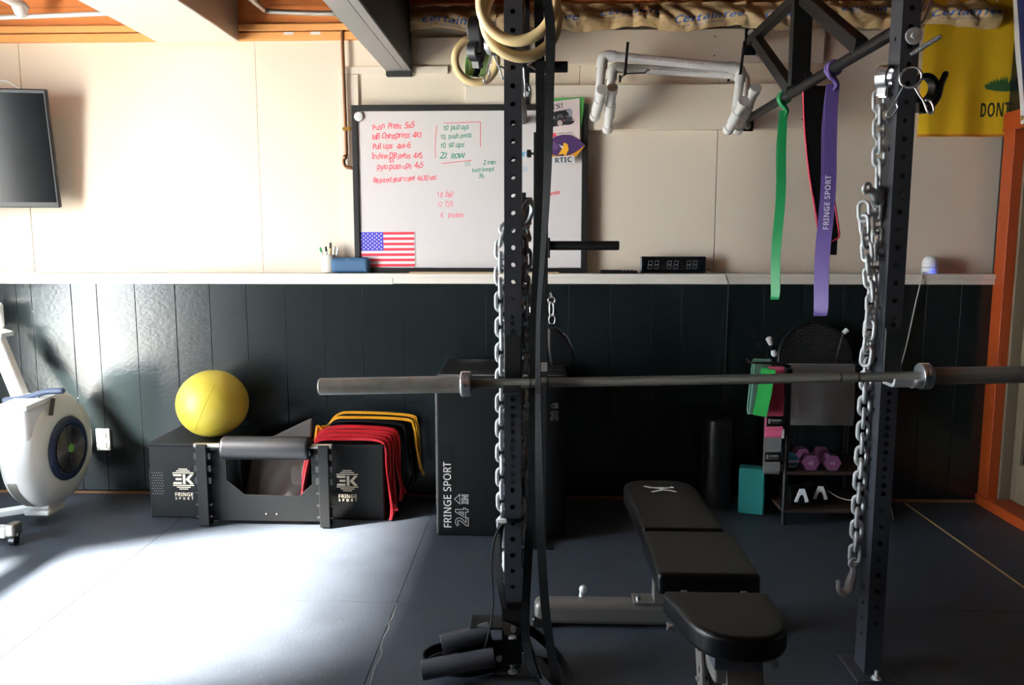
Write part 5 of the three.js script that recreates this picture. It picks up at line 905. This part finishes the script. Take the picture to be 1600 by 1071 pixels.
// ---------------------------------------------------------------- right corner: storage cart and what is on it
{
  const t = thing('storage_cart', 'low dark two-shelf storage cart in the shaded right corner by the wall', 'cart', [0, 0, 0]);
  const X0 = 1.16, X1 = 1.56, Z0 = 0.03, Z1 = 0.36;
  for (const x of [X0, X1]) for (const z of [Z0, Z1]) part('post', cyl(V(x, 0.0, z), V(x, 0.745, z), 0.0125, 0.0125, 14), M.plastic, t);
  for (const y of [0.262, 0.078]) part('shelf', [box(X0 - 0.01, X1 + 0.01, y - 0.016, y, Z0 - 0.01, Z1 + 0.012, 0.004)], M.darkWood, t);
  part('top_rail', [cyl(V(X0, 0.733, 0.2), V(X1, 0.733, 0.2), 0.009, 0.009, 14), cyl(V(X0, 0.733, Z0), V(X0, 0.733, Z1), 0.009, 0.009, 14), cyl(V(X1, 0.733, Z0), V(X1, 0.733, Z1), 0.009, 0.009, 14)], M.plastic, t);
  part('rear_rail', cyl(V(X0, 0.555, 0.1), V(X1, 0.555, 0.1), 0.008, 0.008, 12), M.plastic, t);
  part('side_hook', [tube([V(X0, 0.76, 0.36), V(X0 - 0.06, 0.772, 0.365), V(X0 - 0.18, 0.776, 0.365), V(X0 - 0.2, 0.79, 0.365)], 0.005, { n: 30 })], M.plastic, t);
  single('grey_towel', 'grey towel folded over the top rail of the storage cart', 'towel', sheet(1, 1, 24, 40, 0.004, (u, v) => { const s = v * 2 - 1, a = Math.min(1, Math.abs(s) * 9) * Math.PI / 2; const r = 0.0135; const y = 0.733 + r * Math.cos(a) - Math.max(0, Math.abs(s) - 0.11) * (s > 0 ? 0.32 : 0.26), z = 0.2 + Math.sign(s) * r * Math.sin(a); return V(1.205 + u * 0.312 + 0.003 * Math.sin(v * 9), y, z + 0.003 * Math.sin(u * 14) * Math.abs(s)); }), M.towel);
  const d = thing('balance_disc', 'round dark balance board with a dotted grip surface leaning on the wall', 'balance board', [1.366, 0.752, 0.078], null, [-0.16, 0, 0]);
  part('board', lathe([[0, 0.016], [0.176, 0.016], [0.181, 0.012], [0.184, 0], [0.181, -0.012], [0, -0.014]], 72).rotateX(Math.PI / 2), M.plastic, d);
  const dots = []; for (let i = -13; i <= 13; i++) for (let j = -15; j <= 15; j++) { const x = i * 0.0128 + (j % 2 ? 0.0064 : 0), y = j * 0.0111; if (Math.hypot(x, y) < 0.168) dots.push(new THREE.CylinderGeometry(0.0018, 0.0028, 0.003, 5).rotateX(Math.PI / 2).translate(x, y, 0.017)); }
  const dm = part('grip_dots', dots, M.clothGrey, d); dm.userData.kind = 'stuff';
  // mini loop bands
  const loop = (label, m, x, z, top, bot, w, turn, lab) => {
    const t2 = thing('mini_band', label, 'band', [x, 0, z], null, [0, turn, 0]);
    part('loop', ribbon([V(0, top, 0.006), V(0, top - 0.03, 0.012), V(0.002, (top + bot) / 2, 0.014), V(0, bot + 0.02, 0.012), V(0, bot, 0.004), V(0, bot + 0.02, -0.008), V(0, (top + bot) / 2, -0.01), V(0, top - 0.03, -0.006), V(0, top, -0.002)], w, 0.003, V(1, 0, 0), { closed: true, n: 90 }), m, t2);
    if (lab) {
      const lb = part('label', cbox(0, lab[1], 0.0165, w + 0.002, 0.048, 0.0015, 0.0005, 1), M.plastic, t2);
      const pr = part('print', plane(w, 0.044), decalMat(300, 176, (c) => { c.fillStyle = '#cfcac6'; c.fillRect(30, 40, 14, 90); c.fillRect(52, 40, 6, 90); c.fillRect(66, 36, 3, 98); c.font = 'bold 42px sans-serif'; c.fillText(lab[0], 88, 84, 190); c.font = '22px sans-serif'; c.fillText('12 in x 2 in loop', 88, 124, 180); }), lb); pr.position.set(0, lab[1], 0.0175);
    }
    return t2;
  };
  loop('bright pink fabric mini band hanging on the side of the storage cart', M.pink, 1.088, 0.385, 0.757, 0.43, 0.074, 0.05, ['MEDIUM', 0.508]);
  loop('grey fabric mini band showing below the pink one', M.clothGrey, 1.09, 0.368, 0.75, 0.255, 0.072, 0.05, ['STRONG', 0.335]);
  loop('green elastic mini band hanging slanted left of the pink one', M.clothGreen, 0.94, 0.4, 0.763, 0.545, 0.062, -0.35).rotation.z = -0.14;
  loop('pale mint elastic mini band hanging behind the green one', M.mint, 0.985, 0.345, 0.785, 0.53, 0.09, 0.3).rotation.z = -0.07;
  // jump rope
  const jr = thing('jump_rope', 'jump rope with white handles sticking up beside the round balance board', 'jump rope', [0, 0, 0]);
  part('handle', lathe([[0, 0], [0.012, 0], [0.016, 0.012], [0.009, 0.035], [0.008, 0.05], [0.0115, 0.07], [0.015, 0.096], [0.012, 0.102], [0, 0.102]], 20).rotateZ(0.42).rotateX(0.2).translate(1.158, 0.775, 0.13), M.whitePlastic, jr);
  part('grip', cyl(V(1.143, 0.806, 0.136), V(1.131, 0.834, 0.142), 0.0105, 0.0105, 14), M.plastic, jr);
  part('handle', cyl(V(1.483, 0.888, 0.13), V(1.5, 0.905, 0.13), 0.01, 0.012, 12), M.whitePlastic, jr);
  part('cord', tube([V(1.158, 0.775, 0.13), V(1.15, 0.74, 0.17), V(1.12, 0.735, 0.22), V(1.13, 0.6, 0.28), V(1.2, 0.45, 0.2), V(1.4, 0.5, 0.1), V(1.483, 0.888, 0.125)], 0.003, { n: 90, rad: 6 }), M.plastic, jr);
  // shelf things
  const bb = thing('massage_ball', 'small blue ball with white stripes on the upper cart shelf', 'ball', [1.2, 0.298, 0.31]);
  part('body', new THREE.SphereGeometry(0.036, 32, 24), S({ color: 0x1b7f9c, roughness: 0.5 }), bb);
  part('stripe', [new THREE.SphereGeometry(0.0363, 32, 6, 0, 6.2832, 1.25, 0.36), new THREE.SphereGeometry(0.0363, 32, 6, 0, 6.2832, 2.0, 0.4)], M.whitePlastic, bb);
  const db = (label, x, z) => { const q = thing('dumbbell', label, 'dumbbell', [x, 0.262, z]); const hex = (z2) => new THREE.CylinderGeometry(0.04, 0.04, 0.058, 6).rotateY(Math.PI / 6).rotateX(Math.PI / 2).translate(0, 0.036, z2); part('head', hex(0.06), M.purpleRubber, q); part('head', hex(-0.06), M.purpleRubber, q); part('grip', cyl(V(0, 0.036, -0.05), V(0, 0.036, 0.05), 0.013, 0.013, 16), M.chrome, q); const p = part('print', plane(0.03, 0.036), decalMat(100, 120, (c) => { c.fillStyle = '#c8b4c0'; c.fillRect(60, 20, 10, 80); c.strokeStyle = '#c8b4c0'; c.lineWidth = 6; c.strokeRect(12, 50, 26, 26); }), q); p.position.set(0, 0.036, 0.0896); };
  db('purple hexagonal dumbbell on the upper cart shelf beside the small ball', 1.282, 0.26); db('purple hexagonal dumbbell at the right on the upper cart shelf', 1.382, 0.26);
  const bt = thing('shaker_bottle', 'dark bottle with a pale lid behind the small ball on the cart shelf', 'bottle', [1.178, 0.262, 0.22]);
  part('body', lathe([[0, 0], [0.03, 0], [0.034, 0.01], [0.036, 0.12], [0.03, 0.13], [0, 0.13]], 28), M.glossBlack, bt); part('lid', lathe([[0.031, 0.13], [0.033, 0.132], [0.033, 0.16], [0.02, 0.166], [0, 0.166]], 28), M.whitePlastic, bt);
  const shoe = (label, x, z, turn) => {
    const q = thing('training_shoe', label, 'shoe', [x, 0.08, z], null, [0, turn, 0]);
    const s = new THREE.Shape(); s.moveTo(-0.1, 0.016); s.lineTo(-0.104, 0.06); s.bezierCurveTo(-0.1, 0.1, -0.06, 0.1, -0.045, 0.088); s.bezierCurveTo(0.0, 0.08, 0.04, 0.07, 0.09, 0.05); s.bezierCurveTo(0.125, 0.04, 0.13, 0.02, 0.125, 0.016); s.closePath();
    part('upper', extrude(s, 0.058, 0.012, 4, 14).translate(0, 0, -0.029).rotateY(Math.PI / 2), M.plastic, q);
    const so = new THREE.Shape(); so.ellipse(0, 0, 0.128, 0.046, 0, 6.3); part('sole', extrude(so, 0.012, 0.002, 2, 20).rotateX(Math.PI / 2).rotateY(Math.PI / 2).translate(0, 0.016, -0.008), M.red, q, 'red sole');
    const a = polyShape([[-0.034, 0.0], [-0.012, 0.062], [0.012, 0.062], [0.034, 0.0], [0.018, -0.004], [0.011, 0.022], [0.003, 0.034], [-0.004, 0.034], [-0.012, 0.022], [-0.018, -0.004]]);
    part('heel_tab', extrude(a, 0.004, 0.001).translate(0, 0.034, 0.113), M.whitePlastic, q, 'white forked heel piece');
  };
  shoe('black training shoe on the lower cart shelf with its heel outward, nearer the left post', 1.235, 0.245, 0.05); shoe('black training shoe on the lower cart shelf with its heel outward, further right', 1.355, 0.2, -0.1);
  single('white_cable', 'thin pale cable lying out of the lower cart shelf towards the right upright', 'cable', tube([V(1.38, 0.15, 0.3), V(1.43, 0.125, 0.33), V(1.48, 0.125, 0.36), V(1.54, 0.16, 0.39), V(1.6, 0.2, 0.395), V(1.66, 0.1, 0.34), V(1.7, 0.01, 0.3)], 0.0022, { n: 60, rad: 6 }), M.cord);
  // foam roller and block left of the cart
  single('foam_roller', 'tall black foam roller standing on end beside the storage cart', 'foam roller', lathe([[0.03, 0], [0.068, 0], [0.072, 0.004], [0.072, 0.446], [0.068, 0.45], [0.03, 0.45], [0.03, 0]], 40), M.foam, [0.9, 0, 0.085]);
  single('yoga_block', 'teal foam yoga block standing upright by the storage cart', 'yoga block', box(-0.062, 0.062, 0, 0.23, -0.042, 0.042, 0.012, 4), M.teal, [1.055, 0.001, 0.185], null, [0, -0.28, 0]);
}
renderer.render(scene, camera);
